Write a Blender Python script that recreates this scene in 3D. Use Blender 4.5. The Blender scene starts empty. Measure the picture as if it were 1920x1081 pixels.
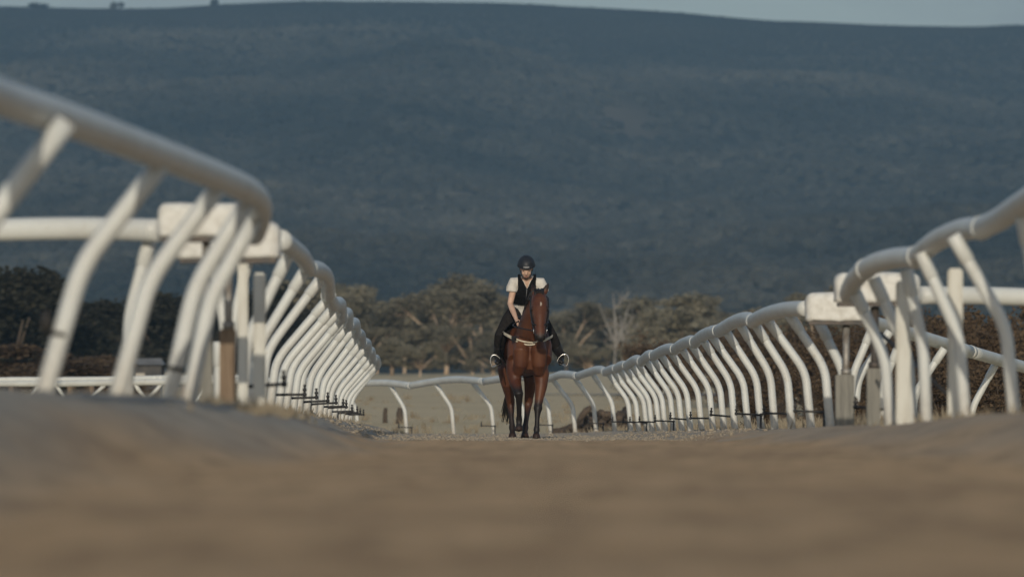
import bpy, bmesh, math, random
from mathutils import Vector, Matrix, noise
from math import radians as R, sin, cos, pi

random.seed(11)
SC = bpy.context.scene
COL = SC.collection

# ------------------------------------------------------------------ camera, light, exposure
F = 10667.0            # focal length in photo pixels (200 mm on a 36 mm sensor, 1920 px wide)
HZ = 810.0             # row of the horizon
CZ = 0.5               # camera height
FOCUS = 77.0

cam_d = bpy.data.cameras.new('camera')
cam = bpy.data.objects.new('camera', cam_d)
COL.objects.link(cam)
cam.location = (0, 0, CZ)
cam.rotation_euler = (R(90), 0, 0)
cam_d.lens = 200
cam_d.sensor_width = 36
cam_d.shift_y = (HZ - 540.5) / 1920.0
cam_d.clip_start = 0.5
cam_d.clip_end = 12000
cam_d.dof.use_dof = True
cam_d.dof.focus_distance = FOCUS
cam_d.dof.aperture_fstop = 3.0
SC.camera = cam

SUN_EL, SUN_AZ = 15.0, 2.5            # elevation; degrees to the left of straight behind the camera
sd = Vector((-sin(R(SUN_AZ)) * cos(R(SUN_EL)), -cos(R(SUN_AZ)) * cos(R(SUN_EL)), sin(R(SUN_EL))))

world = bpy.data.worlds.new('World')
SC.world = world
world.use_nodes = True
wn = world.node_tree
bgn = wn.nodes['Background']
sky = wn.nodes.new('ShaderNodeTexSky')
sky.sky_type = 'NISHITA'
sky.sun_disc = False
sky.sun_elevation = R(SUN_EL)
sky.sun_rotation = math.atan2(sd.x, sd.y)
sky.air_density = 1.0
sky.dust_density = 1.5
sky.ozone_density = 1.6
wtc = wn.nodes.new('ShaderNodeTexCoord')
wmp = wn.nodes.new('ShaderNodeMapping'); wmp.inputs['Scale'].default_value = (3, 3, 14)
wn.links.new(wtc.outputs['Generated'], wmp.inputs['Vector'])
wnz = wn.nodes.new('ShaderNodeTexNoise'); wnz.inputs['Scale'].default_value = 2.2; wnz.inputs['Detail'].default_value = 7
wn.links.new(wmp.outputs[0], wnz.inputs['Vector'])
wmr = wn.nodes.new('ShaderNodeMapRange')
wmr.inputs['From Min'].default_value = 0.36; wmr.inputs['From Max'].default_value = 0.62
wmr.inputs['To Min'].default_value = 0.6; wmr.inputs['To Max'].default_value = 0.97
wn.links.new(wnz.outputs['Fac'], wmr.inputs['Value'])
wmx = wn.nodes.new('ShaderNodeMix'); wmx.data_type = 'RGBA'
wsx = wn.nodes.new('ShaderNodeSeparateXYZ')
wn.links.new(wtc.outputs['Generated'], wsx.inputs[0])
wlo = wn.nodes.new('ShaderNodeMapRange')                     # the cloud bank lies low all round the horizon
wlo.inputs['From Min'].default_value = 0.10; wlo.inputs['From Max'].default_value = 0.30
wlo.inputs['To Min'].default_value = 1.0; wlo.inputs['To Max'].default_value = 0.12
wn.links.new(wsx.outputs['Z'], wlo.inputs['Value'])
wmu = wn.nodes.new('ShaderNodeMath'); wmu.operation = 'MULTIPLY'
wn.links.new(wmr.outputs[0], wmu.inputs[0]); wn.links.new(wlo.outputs[0], wmu.inputs[1])
wn.links.new(wmu.outputs[0], wmx.inputs['Factor'])
wn.links.new(sky.outputs[0], wmx.inputs['A'])
wmx.inputs['B'].default_value = (1.95, 2.15, 2.35, 1)          # grey evening cloud
wn.links.new(wmx.outputs['Result'], bgn.inputs['Color'])
bgn.inputs['Strength'].default_value = 0.115

sun_d = bpy.data.lights.new('sun', 'SUN')
sun_d.energy = 2.6
sun_d.angle = R(0.6)
sun_d.color = (1.0, 0.90, 0.75)
sun = bpy.data.objects.new('sun', sun_d)
COL.objects.link(sun)
sun.rotation_euler = (-sd).to_track_quat('-Z', 'Y').to_euler()
sun.location = sd * 50

SC.view_settings.view_transform = 'Standard'
SC.view_settings.look = 'None'
SC.view_settings.exposure = -0.1
SC.view_settings.gamma = 1.0
SC.view_settings.use_curve_mapping = False
SC.cycles.use_denoising = True
SC.cycles.max_bounces = 6
SC.cycles.transparent_max_bounces = 8
SC.cycles.volume_bounces = 1

# ------------------------------------------------------------------ helpers
def P(px, py, d):
    """photo pixel + distance -> point in the place"""
    return Vector(((px - 960.0) / F * d, d, CZ + (HZ - py) / F * d))

def lerp_t(tab, x):
    """piecewise-linear lookup, tab = [(x, v...), ...]"""
    if x <= tab[0][0]:
        return tab[0][1:]
    for a, b in zip(tab, tab[1:]):
        if x <= b[0]:
            t = (x - a[0]) / (b[0] - a[0])
            return tuple(p + (q - p) * t for p, q in zip(a[1:], b[1:]))
    return tab[-1][1:]

def sstep(a, b, x):
    t = max(0.0, min(1.0, (x - a) / (b - a)))
    return t * t * (3 - 2 * t)

ORD = ('first second third fourth fifth sixth seventh eighth ninth tenth eleventh twelfth thirteenth fourteenth '
       'fifteenth sixteenth seventeenth eighteenth nineteenth twentieth').split()

def tag(o, label=None, cat=None, group=None, kind=None):
    if label: o['label'] = label
    if cat: o['category'] = cat
    if group: o['group'] = group
    if kind: o['kind'] = kind
    return o

def thing(name, label, cat, loc=(0, 0, 0), group=None):
    o = bpy.data.objects.new(name, None)
    COL.objects.link(o)
    o.location = loc
    o.empty_display_size = 0.1
    return tag(o, label, cat, group)

def link(name, me, parent=None, mat=None, smooth=True):
    o = bpy.data.objects.new(name, me)
    COL.objects.link(o)
    if mat is not None:
        me.materials.clear()
        me.materials.append(mat)
    if smooth:
        me.polygons.foreach_set('use_smooth', [True] * len(me.polygons))
    if parent is not None:
        o.parent = parent
        o.matrix_parent_inverse = Matrix.Translation(-world_loc(parent))
    return o

def world_loc(o):
    v = Vector(o.location)
    while o.parent is not None:          # parents are only ever moved, never turned, while parts are attached
        v = v + o.parent.location + o.matrix_parent_inverse.to_translation()
        o = o.parent
    return v

class MB:
    """collects plain vertex / face lists"""
    def __init__(s):
        s.v, s.f = [], []
    def add(s, vs, fs):
        n = len(s.v)
        s.v.extend(vs)
        s.f.extend([tuple(i + n for i in f) for f in fs])
    def tube(s, pts, seg=10, cap=True, up=Vector((0, 0, 1))):
        """pts: (Vector, r) or (Vector, r_side, r_up); rings swept along the path"""
        P_ = [Vector(p[0]) for p in pts]
        n = len(P_)
        vs, fs = [], []
        side = None
        for i in range(n):
            t = (P_[min(i + 1, n - 1)] - P_[max(i - 1, 0)]).normalized()
            sd_ = t.cross(up)
            if sd_.length < 0.08:
                sd_ = side if side is not None else t.cross(Vector((0, 1, 0.01)))
            sd_ = (sd_ - t * sd_.dot(t)).normalized()
            if side is not None and sd_.dot(side) < 0:
                sd_ = -sd_
            side = sd_
            u = sd_.cross(t).normalized()
            ra = pts[i][1]
            rb = pts[i][2] if len(pts[i]) > 2 else ra
            for k in range(seg):
                a = 2 * pi * k / seg
                vs.append(P_[i] + sd_ * (cos(a) * ra) + u * (sin(a) * rb))
        for i in range(n - 1):
            for k in range(seg):
                k2 = (k + 1) % seg
                fs.append((i * seg + k, i * seg + k2, (i + 1) * seg + k2, (i + 1) * seg + k))
        if cap:
            vs.append(P_[0]); vs.append(P_[-1])
            a, b = len(vs) - 2, len(vs) - 1
            for k in range(seg):
                k2 = (k + 1) % seg
                fs.append((a, k2, k))
                fs.append((b, (n - 1) * seg + k, (n - 1) * seg + k2))
        s.add(vs, fs)
    def box(s, c, sx, sy, sz, rz=0.0):
        c = Vector(c)
        m = Matrix.Rotation(rz, 3, 'Z')
        vs = [c + m @ Vector((x * sx / 2, y * sy / 2, z * sz / 2)) for x in (-1, 1) for y in (-1, 1) for z in (-1, 1)]
        s.add(vs, [(0, 1, 3, 2), (4, 6, 7, 5), (0, 4, 5, 1), (2, 3, 7, 6), (0, 2, 6, 4), (1, 5, 7, 3)])
    def ell(s, c, rx, ry, rz, seg=14, rings=9, rot=None):
        c = Vector(c)
        vs, fs = [], []
        for i in range(rings + 1):
            th = pi * i / rings
            for k in range(seg):
                ph = 2 * pi * k / seg
                v = Vector((rx * sin(th) * cos(ph), ry * sin(th) * sin(ph), rz * cos(th)))
                if rot is not None:
                    v = rot @ v
                vs.append(c + v)
        for i in range(rings):
            for k in range(seg):
                k2 = (k + 1) % seg
                fs.append((i * seg + k, (i + 1) * seg + k, (i + 1) * seg + k2, i * seg + k2))
        s.add(vs, fs)
    def mesh(s, name, off=None):
        me = bpy.data.meshes.new(name)
        vs = s.v if off is None else [v - off for v in s.v]
        me.from_pydata([tuple(v) for v in vs], [], s.f)
        me.update()
        return me
    def build(s, name, mat, parent=None, smooth=True, origin=None):
        """one object; its origin sits at `origin` (default: the parent's origin or the lowest middle point)"""
        if origin is None:
            if parent is not None:
                origin = world_loc(parent)
            else:
                xs = [v[0] for v in s.v]; ys = [v[1] for v in s.v]; zs = [v[2] for v in s.v]
                origin = Vector(((min(xs) + max(xs)) / 2, (min(ys) + max(ys)) / 2, min(zs)))
        me = s.mesh(name, origin)
        o = bpy.data.objects.new(name, me)
        COL.objects.link(o)
        me.materials.append(mat)
        if smooth:
            me.polygons.foreach_set('use_smooth', [True] * len(me.polygons))
        if parent is not None:
            o.parent = parent
            o.location = origin - world_loc(parent)
        else:
            o.location = origin
        return o

def catmull(pts, per=4):
    out = []
    n = len(pts)
    for i in range(n - 1):
        p0, p1, p2, p3 = pts[max(i - 1, 0)], pts[i], pts[i + 1], pts[min(i + 2, n - 1)]
        for k in range(per):
            t = k / per
            out.append(0.5 * ((2 * p1) + (p2 - p0) * t + (2 * p0 - 5 * p1 + 4 * p2 - p3) * t * t + (3 * p1 - p0 - 3 * p2 + p3) * t ** 3))
    out.append(pts[-1].copy())
    return out

def fuse(mb, name, voxel, smooth_it=5, off=None):
    """one continuous skin from overlapping tubes"""
    me = mb.mesh(name + '_raw', off)
    o = bpy.data.objects.new(name + '_raw', me)
    COL.objects.link(o)
    bm = bmesh.new(); bm.from_mesh(me)
    bmesh.ops.recalc_face_normals(bm, faces=bm.faces)
    bm.to_mesh(me); bm.free()
    r = o.modifiers.new('r', 'REMESH')
    r.mode = 'VOXEL'; r.voxel_size = voxel; r.use_smooth_shade = True
    s = o.modifiers.new('s', 'SMOOTH')
    s.factor = 0.5; s.iterations = smooth_it
    dg = bpy.context.evaluated_depsgraph_get()
    res = bpy.data.meshes.new_from_object(o.evaluated_get(dg))
    res.name = name
    bpy.data.objects.remove(o)
    bpy.data.meshes.remove(me)
    res.polygons.foreach_set('use_smooth', [True] * len(res.polygons))
    return res

# ------------------------------------------------------------------ materials
def newmat(name):
    m = bpy.data.materials.new(name)
    m.use_nodes = True
    nt = m.node_tree
    b = nt.nodes['Principled BSDF']
    return m, nt, b

def mix_noise(nt, c1, c2, scale, detail=4, lo=0.35, hi=0.65, coord='Object', rough=0.6, vec_scale=None):
    tc = nt.nodes.new('ShaderNodeTexCoord')
    n = nt.nodes.new('ShaderNodeTexNoise')
    n.inputs['Scale'].default_value = scale
    n.inputs['Detail'].default_value = detail
    n.inputs['Roughness'].default_value = rough
    src = nt.nodes.new('ShaderNodeNewGeometry').outputs['Position'] if coord == 'world' else tc.outputs[coord]
    if vec_scale:
        mp = nt.nodes.new('ShaderNodeMapping')
        mp.inputs['Scale'].default_value = vec_scale
        nt.links.new(src, mp.inputs['Vector'])
        src = mp.outputs[0]
    nt.links.new(src, n.inputs['Vector'])
    mr = nt.nodes.new('ShaderNodeMapRange')
    mr.inputs['From Min'].default_value = lo
    mr.inputs['From Max'].default_value = hi
    nt.links.new(n.outputs['Fac'], mr.inputs['Value'])
    mx = nt.nodes.new('ShaderNodeMix')
    mx.data_type = 'RGBA'
    nt.links.new(mr.outputs[0], mx.inputs['Factor'])
    for sock, c in ((mx.inputs['A'], c1), (mx.inputs['B'], c2)):
        if hasattr(c, 'default_value') or isinstance(c, bpy.types.NodeSocket):
            nt.links.new(c, sock)
        else:
            sock.default_value = (*c, 1)
    return mx.outputs['Result'], n.outputs['Fac']

def bump(nt, b, fac, strength, dist):
    bp = nt.nodes.new('ShaderNodeBump')
    bp.inputs['Strength'].default_value = strength
    bp.inputs['Distance'].default_value = dist
    nt.links.new(fac, bp.inputs['Height'])
    nt.links.new(bp.outputs[0], b.inputs['Normal'])

def simple(name, c1, c2, scale, rough=0.7, bmp=0.0, bd=0.005, spec=0.3, metal=0.0, **k):
    m, nt, b = newmat(name)
    col, fac = mix_noise(nt, c1, c2, scale, **k)
    nt.links.new(col, b.inputs['Base Color'])
    b.inputs['Roughness'].default_value = rough
    b.inputs['Specular IOR Level'].default_value = spec
    b.inputs['Metallic'].default_value = metal
    if bmp:
        bump(nt, b, fac, bmp, bd)
    return m

M = {}
# white plastic of the rails: dust, faint stains, worn sheen
m, nt, b = newmat('white_plastic')
c0, f0 = mix_noise(nt, (0.62, 0.635, 0.60), (0.54, 0.54, 0.50), 3.0, detail=6, lo=0.42, hi=0.72)
c1, f1 = mix_noise(nt, c0, (0.42, 0.36, 0.27), 9.0, detail=8, lo=0.60, hi=0.80, rough=0.7)
tcw = nt.nodes.new('ShaderNodeTexCoord'); sx_ = nt.nodes.new('ShaderNodeSeparateXYZ')
nt.links.new(tcw.outputs['Object'], sx_.inputs[0])
mz = nt.nodes.new('ShaderNodeMapRange'); mz.inputs['From Min'].default_value = 0.34; mz.inputs['From Max'].default_value = -0.05
nt.links.new(sx_.outputs['Z'], mz.inputs['Value'])
ns_ = nt.nodes.new('ShaderNodeTexNoise'); ns_.inputs['Scale'].default_value = 22; ns_.inputs['Detail'].default_value = 6
nt.links.new(tcw.outputs['Object'], ns_.inputs['Vector'])
mm = nt.nodes.new('ShaderNodeMath'); mm.operation = 'MULTIPLY'
nt.links.new(mz.outputs[0], mm.inputs[0]); nt.links.new(ns_.outputs['Fac'], mm.inputs[1])
mxd = nt.nodes.new('ShaderNodeMix'); mxd.data_type = 'RGBA'
nt.links.new(mm.outputs[0], mxd.inputs['Factor']); nt.links.new(c1, mxd.inputs['A'])
mxd.inputs['B'].default_value = (0.30, 0.23, 0.15, 1)
nt.links.new(mxd.outputs['Result'], b.inputs['Base Color'])
b.inputs['Roughness'].default_value = 0.42
b.inputs['Specular IOR Level'].default_value = 0.4
bump(nt, b, f1, 0.12, 0.004)
M['white'] = m
# weathered white paint on the padded gate blocks
M['pad'] = simple('padded_cover', (0.70, 0.69, 0.635), (0.52, 0.50, 0.44), 14, rough=0.75, bmp=0.55, bd=0.012, detail=6, lo=0.45, hi=0.75)
M['whitepost'] = simple('painted_post', (0.64, 0.63, 0.56), (0.46, 0.43, 0.36), 6, rough=0.7, bmp=0.2, vec_scale=(3, 3, .5), detail=6, lo=0.45, hi=0.8)
M['timber'] = simple('brown_timber', (0.165, 0.115, 0.075), (0.25, 0.185, 0.125), 10, rough=0.85, bmp=0.5, vec_scale=(4, 4, .35), detail=7)
M['greytimber'] = simple('grey_timber', (0.16, 0.155, 0.135), (0.25, 0.24, 0.205), 10, rough=0.85, bmp=0.5, vec_scale=(4, 4, .35), detail=7)
M['steel'] = simple('dull_steel', (0.33, 0.32, 0.29), (0.20, 0.17, 0.14), 14, rough=0.5, metal=0.35, detail=6)
M['darksteel'] = simple('dark_steel', (0.06, 0.06, 0.06), (0.11, 0.09, 0.075), 14, rough=0.55, metal=0.3, detail=6)
M['rubber'] = simple('black_rubber', (0.018, 0.018, 0.018), (0.035, 0.033, 0.03), 20, rough=0.6)
M['pipe'] = simple('black_pipe', (0.03, 0.03, 0.03), (0.10, 0.09, 0.075), 8, rough=0.55, detail=6, lo=0.45, hi=0.75)
M['bark'] = simple('pale_bark', (0.56, 0.43, 0.31), (0.36, 0.27, 0.19), 1.2, rough=0.9, bmp=0.4, bd=0.05, vec_scale=(2, 2, .5), detail=6)
M['darkbark'] = simple('dark_bark', (0.06, 0.046, 0.035), (0.10, 0.078, 0.058), 1.6, rough=0.9, bmp=0.5, bd=0.05, vec_scale=(2, 2, .5), detail=6)
M['deadwood'] = simple('bleached_wood', (0.34, 0.32, 0.29), (0.22, 0.20, 0.17), 1.5, rough=0.9, detail=6)
M['log'] = simple('log_wood', (0.032, 0.026, 0.021), (0.11, 0.082, 0.06), 5, rough=0.9, bmp=0.6, bd=0.03, detail=7)
M['rock'] = simple('rubble_stone', (0.028, 0.024, 0.02), (0.13, 0.095, 0.065), 5, rough=0.9, bmp=0.6, bd=0.03, detail=7)
M['shedwall'] = simple('shed_wall', (0.055, 0.055, 0.055), (0.09, 0.085, 0.08), 3, rough=0.8)
M['shedroof'] = simple('shed_roof', (0.22, 0.22, 0.21), (0.15, 0.145, 0.135), 2, rough=0.6)
M['clod'] = simple('sand_clod', (0.34, 0.29, 0.22), (0.27, 0.225, 0.165), 8, rough=0.95, detail=6)

def leafmat(name, c1, c2, scale=0.35, v0=0.75, v1=1.25, coord='Object'):
    m, nt, b = newmat(name)
    col, f = mix_noise(nt, c1, c2, scale, detail=5, lo=0.35, hi=0.68, coord=coord)
    oi = nt.nodes.new('ShaderNodeObjectInfo')
    hs = nt.nodes.new('ShaderNodeHueSaturation')
    mr = nt.nodes.new('ShaderNodeMapRange')
    mr.inputs['To Min'].default_value = v0
    mr.inputs['To Max'].default_value = v1
    nt.links.new(oi.outputs['Random'], mr.inputs['Value'])
    nt.links.new(mr.outputs[0], hs.inputs['Value'])
    nt.links.new(col, hs.inputs['Color'])
    nt.links.new(hs.outputs[0], b.inputs['Base Color'])
    b.inputs['Roughness'].default_value = 0.75
    b.inputs['Specular IOR Level'].default_value = 0.12
    if coord == 'Object':                      # thin leaves let some light through
        tr = nt.nodes.new('ShaderNodeBsdfTranslucent')
        nt.links.new(hs.outputs[0], tr.inputs['Color'])
        ms = nt.nodes.new('ShaderNodeMixShader'); ms.inputs[0].default_value = 0.35
        nt.links.new(b.outputs[0], ms.inputs[1]); nt.links.new(tr.outputs[0], ms.inputs[2])
        nt.links.new(ms.outputs[0], nt.nodes['Material Output'].inputs['Surface'])
    return m
M['leaf'] = leafmat('eucalypt_leaf', (0.205, 0.185, 0.13), (0.32, 0.285, 0.20))
M['leafdarkshade'] = leafmat('dark_shaded_leaf', (0.035, 0.036, 0.026), (0.07, 0.062, 0.042))  # shade over the left trees is put into this colour; woodland shares it
M['leafbrown'] = leafmat('dry_leaf', (0.10, 0.068, 0.042), (0.18, 0.128, 0.08), 0.8)
M['leafdry'] = leafmat('dry_weed', (0.27, 0.215, 0.145), (0.46, 0.39, 0.275), 2.0)
M['forest'] = leafmat('hill_forest', (0.018, 0.022, 0.021), (0.062, 0.062, 0.052), 0.007, 0.75, 1.3, 'world')  # cloud shadow over the hill is put into this dark colour

# ground: sand on the track, greyer by rails and farther off, dry grass beyond
m, nt, b = newmat('sand_and_field')
tc = nt.nodes.new('ShaderNodeTexCoord')
sand, fs_ = mix_noise(nt, (0.60, 0.395, 0.215), (0.72, 0.505, 0.295), 1.3, detail=8, lo=0.3, hi=0.7, rough=0.65)
sand2, fs2 = mix_noise(nt, sand, (0.47, 0.32, 0.19), 0.45, detail=5, lo=0.48, hi=0.68)
sand2, fs3 = mix_noise(nt, sand2, (0.31, 0.21, 0.125), 1.0, detail=7, lo=0.46, hi=0.76, vec_scale=(5, 1.1, 1))
field, ff = mix_noise(nt, (0.66, 0.535, 0.34), (0.56, 0.45, 0.275), 0.10, detail=8, lo=0.3, hi=0.7, rough=0.7)
att = nt.nodes.new('ShaderNodeAttribute'); att.attribute_name = 'field'
att2 = nt.nodes.new('ShaderNodeAttribute'); att2.attribute_name = 'grey_sand'
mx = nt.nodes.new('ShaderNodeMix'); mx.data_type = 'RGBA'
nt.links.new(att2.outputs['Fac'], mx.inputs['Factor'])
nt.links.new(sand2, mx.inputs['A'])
greyc, fd = mix_noise(nt, (0.34, 0.315, 0.27), (0.46, 0.425, 0.36), 2.2, detail=8)
nt.links.new(greyc, mx.inputs['B'])
mx2 = nt.nodes.new('ShaderNodeMix'); mx2.data_type = 'RGBA'
nt.links.new(att.outputs['Fac'], mx2.inputs['Factor'])
nt.links.new(mx.outputs['Result'], mx2.inputs['A'])
nt.links.new(field, mx2.inputs['B'])
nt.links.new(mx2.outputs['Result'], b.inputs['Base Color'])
b.inputs['Roughness'].default_value = 0.95
b.inputs['Specular IOR Level'].default_value = 0.1
nb = nt.nodes.new('ShaderNodeTexNoise')
nb.inputs['Scale'].default_value = 14; nb.inputs['Detail'].default_value = 9; nb.inputs['Roughness'].default_value = 0.7
nt.links.new(tc.outputs['Object'], nb.inputs['Vector'])
bump(nt, b, nb.outputs['Fac'], 0.8, 0.05)
M['ground'] = m
# hill side; the cloud shadow over it is put into its dark colour
m, nt, b = newmat('hillside')
c0, f0 = mix_noise(nt, (0.028, 0.032, 0.029), (0.05, 0.05, 0.042), 0.012, detail=10, lo=0.35, hi=0.7, rough=0.72)
c1, f1 = mix_noise(nt, c0, (0.115, 0.105, 0.085), 0.0045, detail=6, lo=0.62, hi=0.80)
ab = nt.nodes.new('ShaderNodeAttribute'); ab.attribute_name = 'bare'
mb_ = nt.nodes.new('ShaderNodeMix'); mb_.data_type = 'RGBA'
nt.links.new(ab.outputs['Fac'], mb_.inputs['Factor'])
nt.links.new(c1, mb_.inputs['A'])
mb_.inputs['B'].default_value = (0.105, 0.095, 0.075, 1)
nt.links.new(mb_.outputs['Result'], b.inputs['Base Color'])
b.inputs['Roughness'].default_value = 1.0
b.inputs['Specular IOR Level'].default_value = 0.0
M['hill'] = m
M['path'] = simple('grey_track', (0.20, 0.20, 0.205), (0.27, 0.265, 0.255), 0.3, rough=0.9)

# ------------------------------------------------------------------ where the rails run (photo row/column and distance)
# right running rail: post feet (x, y, d)
RP = [(1557,803,54),(1521,806,56.7),(1485,806,59.3),(1453,806,62),(1427,804,64.7),(1403,806,67.3),(1378,806,70),(1358,810,72.7),
      (1337,807,75.3),(1316,809,78),(1295,809,80.5),(1279,809,83),(1263,809,85.5),(1248,812,88),(1236,809,90.5),(1223,809,93),
      (1213,809,95.5),(1198,809,98),(1183,807,100.5),(1153,809,104),(1118,810,107),(1079,812,110),(1033,812,112.5),(985,812,115.2),
      (926,810,118),(851,813,120.5),(763,815,123),(672,815,125.5),(560,816,127.4),(440,816,128.8),(290,817,130),(140,818,131.5),(0,819,133)]
RTX = [(1476,54),(1435,56.7),(1414,59.3),(1385,62),(1359,64.7),(1332,67.3),(1316,70),(1294,72.7),(1276,75.3),(1255,78),(1237,80.5),
       (1222,83),(1211,85.5),(1193,88),(1184,90.5),(1172,93),(1160,95.5),(1148,98),(1139,100.5),(1110,104),(1076,107),(1035,110),
       (992,112.5),(944,115.2),(884,118),(815,120.5),(730,123),(636,125.5),(522,127.4),(403,128.8),(251,130),(104,131.5),(-60,133)]
RTX_lookup = sorted(RTX)
# top edge of the right rail, '|' rows mark a joint
RTOP = [(1512,563,1),(1471,566,0),(1435,576,0),(1412,588,1),(1400,584,0),(1378,590,0),(1347,608,1),(1335,610,0),(1317,618,0),(1303,630,1),
        (1295,628,0),(1278,635,0),(1266,644,1),(1255,643,0),(1242,647,0),(1226,656,1),(1216,656,0),(1203,668,1),(1192,665,0),(1175,676,1),
        (1166,676,0),(1156,682,1),(1148,683,0),(1135,689,1),(1121,685,0),(1083,697,1),(1054,694,0),(1028,702,0),(990,700,1),(960,700,0),(907,708,1),(860,704,0),
        (816,708,0),(769,716,1),(728,711,0),(684,711,0),(640,708,1),(560,707,0),(480,707,0),(400,708,1),(251,710,0),(104,713,1),(-60,716,0)]
# left running rail: feet and rail centre line
LP = [(452,786,43),(470,784,48),(486,780,52.5),(504,776,57),(520,778,59.8),(534,781,62),(548,782,64.2),(558,783,66),(573,785,68.6),(586,788,72),(598,789,75.5),
      (606,790,79),(614,793,83.5),(625,795,89),(632,796,95),(639,796,101),(647,796,107),(655,795,112)]
LRAIL = [(527,452,40.5,1),(545,466,43,0),(566,484,46,0),(580,502,49,1),(598,508,51.5,0),(612,524,54,0),(617,553,57,1),(624,572,59.5,0),(636,572,61.5,0),
         (641,592,64,1),(650,590,66,0),(653,608,69,1),(664,608,71.5,0),(668,622,74.5,1),(675,630,77,0),(679,642,80,1),(687,646,83,0),(690,658,87,1),(695,660,91,0),(699,672,96,1),
         (704,674,101,0),(707,684,107,0),(706,688,112,1)]
# near left, near right
NLP = [(-128,738,23.2),(81,743,26.5),(218,747,29),(316,754,30.6),(352,761,31.6)]
NLR = [(-150,118,20.0,1),(-60,155,21.4,0),(0,182,22.4,0),(130,226,24.0,0),(255,272,25.8,0),(350,308,27.5,0),(425,338,29.4,0),(462,356,30.4,0),(484,376,31.2,0),(487,402,31.8,0),(476,436,32.4,1)]
NRP = [(1956,776,34.2),(1902,779,36.5),(1810,789,38.6),(1737,798,40.0),(1712,803,41.2),(1669,797,42.0)]
NRR = [(2010,325,31.5,1),(1960,353,32.8,0),(1905,389,34.4,0),(1872,412,35.5,0),(1841,427,36.5,1),(1800,432,37.4,0),(1755,452,38.4,0),(1718,482,39.3,1),
       (1680,484,40.0,0),(1643,493,40.7,0),(1622,505,41.2,1),(1605,521,41.7,0),(1594,541,42.1,0),(1591,552,42.4,1)]

# ------------------------------------------------------------------ ground
ZC = [(2, CZ - 0.30), (8, CZ - 0.26), (15, CZ - 0.20), (25, CZ - 0.135), (40, CZ - 0.098), (60, CZ - 0.088), (77, CZ - 0.087), (100, CZ - 0.055),
      (125, CZ - 0.03), (143, CZ - 0.02), (165, CZ + 0.38), (200, CZ + 1.0), (300, CZ + 2.5), (450, CZ + 4.7), (700, CZ + 6.0), (1000, CZ + 6.5)]
def feet(tab, lo, hi):
    t = []
    for x, y, d in tab:
        p = P(x, y, d)
        if lo <= d <= hi:
            t.append((d, p.x, p.z))
    return sorted(t)
LF = [(2, -2.6, CZ + .10), (18, -2.45, CZ + .15)] + feet(NLP, 24, 40) + feet(LP, 42, 112) + [(118, -3.6, CZ + .05), (132, -6, CZ - .03)]
RF = [(2, 3.3, CZ + .08), (25, 3.25, CZ + .11)] + feet(NRP, 34, 43) + feet(RP, 53, 111) + [(116, 3.5, CZ - .03), (132, 6, CZ - .03)]

def gz(x, d, detail=True):
    zc = lerp_t(ZC, d)[0]
    z = zc
    if d < 132:
        xl, zl = lerp_t(LF, d)
        xr, zr = lerp_t(RF, d)
        k = 1 - sstep(118, 131, d)
        if x < 0:
            z = zc + (zl - zc) * sstep(xl + 1.15, xl + 0.25, x) * k
            z += (zc - 0.15 - z) * sstep(xl - 3.5, xl - 8, x) * k
        else:
            z = zc + (zr - zc) * sstep(xr - 1.15, xr - 0.2, x) * k
            z += (zc - 0.22 - z) * sstep(xr + 0.7, xr + 3.0, x) * k
    if detail:
        if d < 140:
            inside = 1.0 if d < 118 else 0.5
            a = noise.noise(Vector((x * 3.2, d * 0.42, 0.3)))
            c = noise.noise(Vector((x * 7.5, d * 1.5, 5.1)))
            e = noise.noise(Vector((x * 11, d * 5.0, 9.7)))
            if x < 0:
                inside += 1.1 * sstep(lerp_t(LF, d)[0] + 1.3, lerp_t(LF, d)[0] + .4, x) * (1 - sstep(45, 70, d))
            z += inside * (0.015 * a + 0.013 * c + 0.007 * e)
        elif d < 900:
            z += 0.10 * noise.noise(Vector((x * 0.08, d * 0.05, 2.0)))
    return z

def make_ground():
    ds = []
    d = 2.0
    while d < 140:
        ds.append(d)
        d += max(0.12, d * 0.0052)
    while d < 700:
        ds.append(d); d *= 1.03
    while d < 5000:
        ds.append(d); d *= 1.12
    xs = []
    x = 0.0
    while x < 7.5:
        xs.append(x); x += 0.085
    while x < 60:
        xs.append(x); x *= 1.09
    while x < 2200:
        xs.append(x); x *= 1.35
    xs = [-x for x in reversed(xs[1:])] + xs
    ds = [-500, -200, -60, -12, -2, 0.5] + ds
    vs = [(x, d, gz(x, max(d, 2.0))) for d in ds for x in xs]
    w = len(xs)
    fs = [(j * w + i, j * w + i + 1, (j + 1) * w + i + 1, (j + 1) * w + i) for j in range(len(ds) - 1) for i in range(w - 1)]
    me = bpy.data.meshes.new('ground')
    me.from_pydata(vs, [], fs)
    me.update()
    fa = me.attributes.new('field', 'FLOAT', 'POINT')
    da = me.attributes.new('grey_sand', 'FLOAT', 'POINT')
    fv, dv = [], []
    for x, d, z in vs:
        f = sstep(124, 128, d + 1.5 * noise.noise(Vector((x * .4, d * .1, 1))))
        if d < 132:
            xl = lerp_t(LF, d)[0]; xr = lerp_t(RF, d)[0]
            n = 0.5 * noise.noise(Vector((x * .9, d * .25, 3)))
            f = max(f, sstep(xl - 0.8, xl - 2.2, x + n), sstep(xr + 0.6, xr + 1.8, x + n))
            dd = max(sstep(xl + 1.3, xl + 0.5, x + n), 0.55 * sstep(xr - 1.3, xr - 0.5, x + n), 0.75 * sstep(58, 66, d + 8 * n) )  # greyer sand by both rails and on the far stretch
        else:
            dd = 0
        fv.append(f); dv.append(dd)
    fa.data.foreach_set('value', fv)
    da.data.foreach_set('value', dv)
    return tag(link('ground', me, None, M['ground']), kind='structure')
make_ground()

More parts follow.
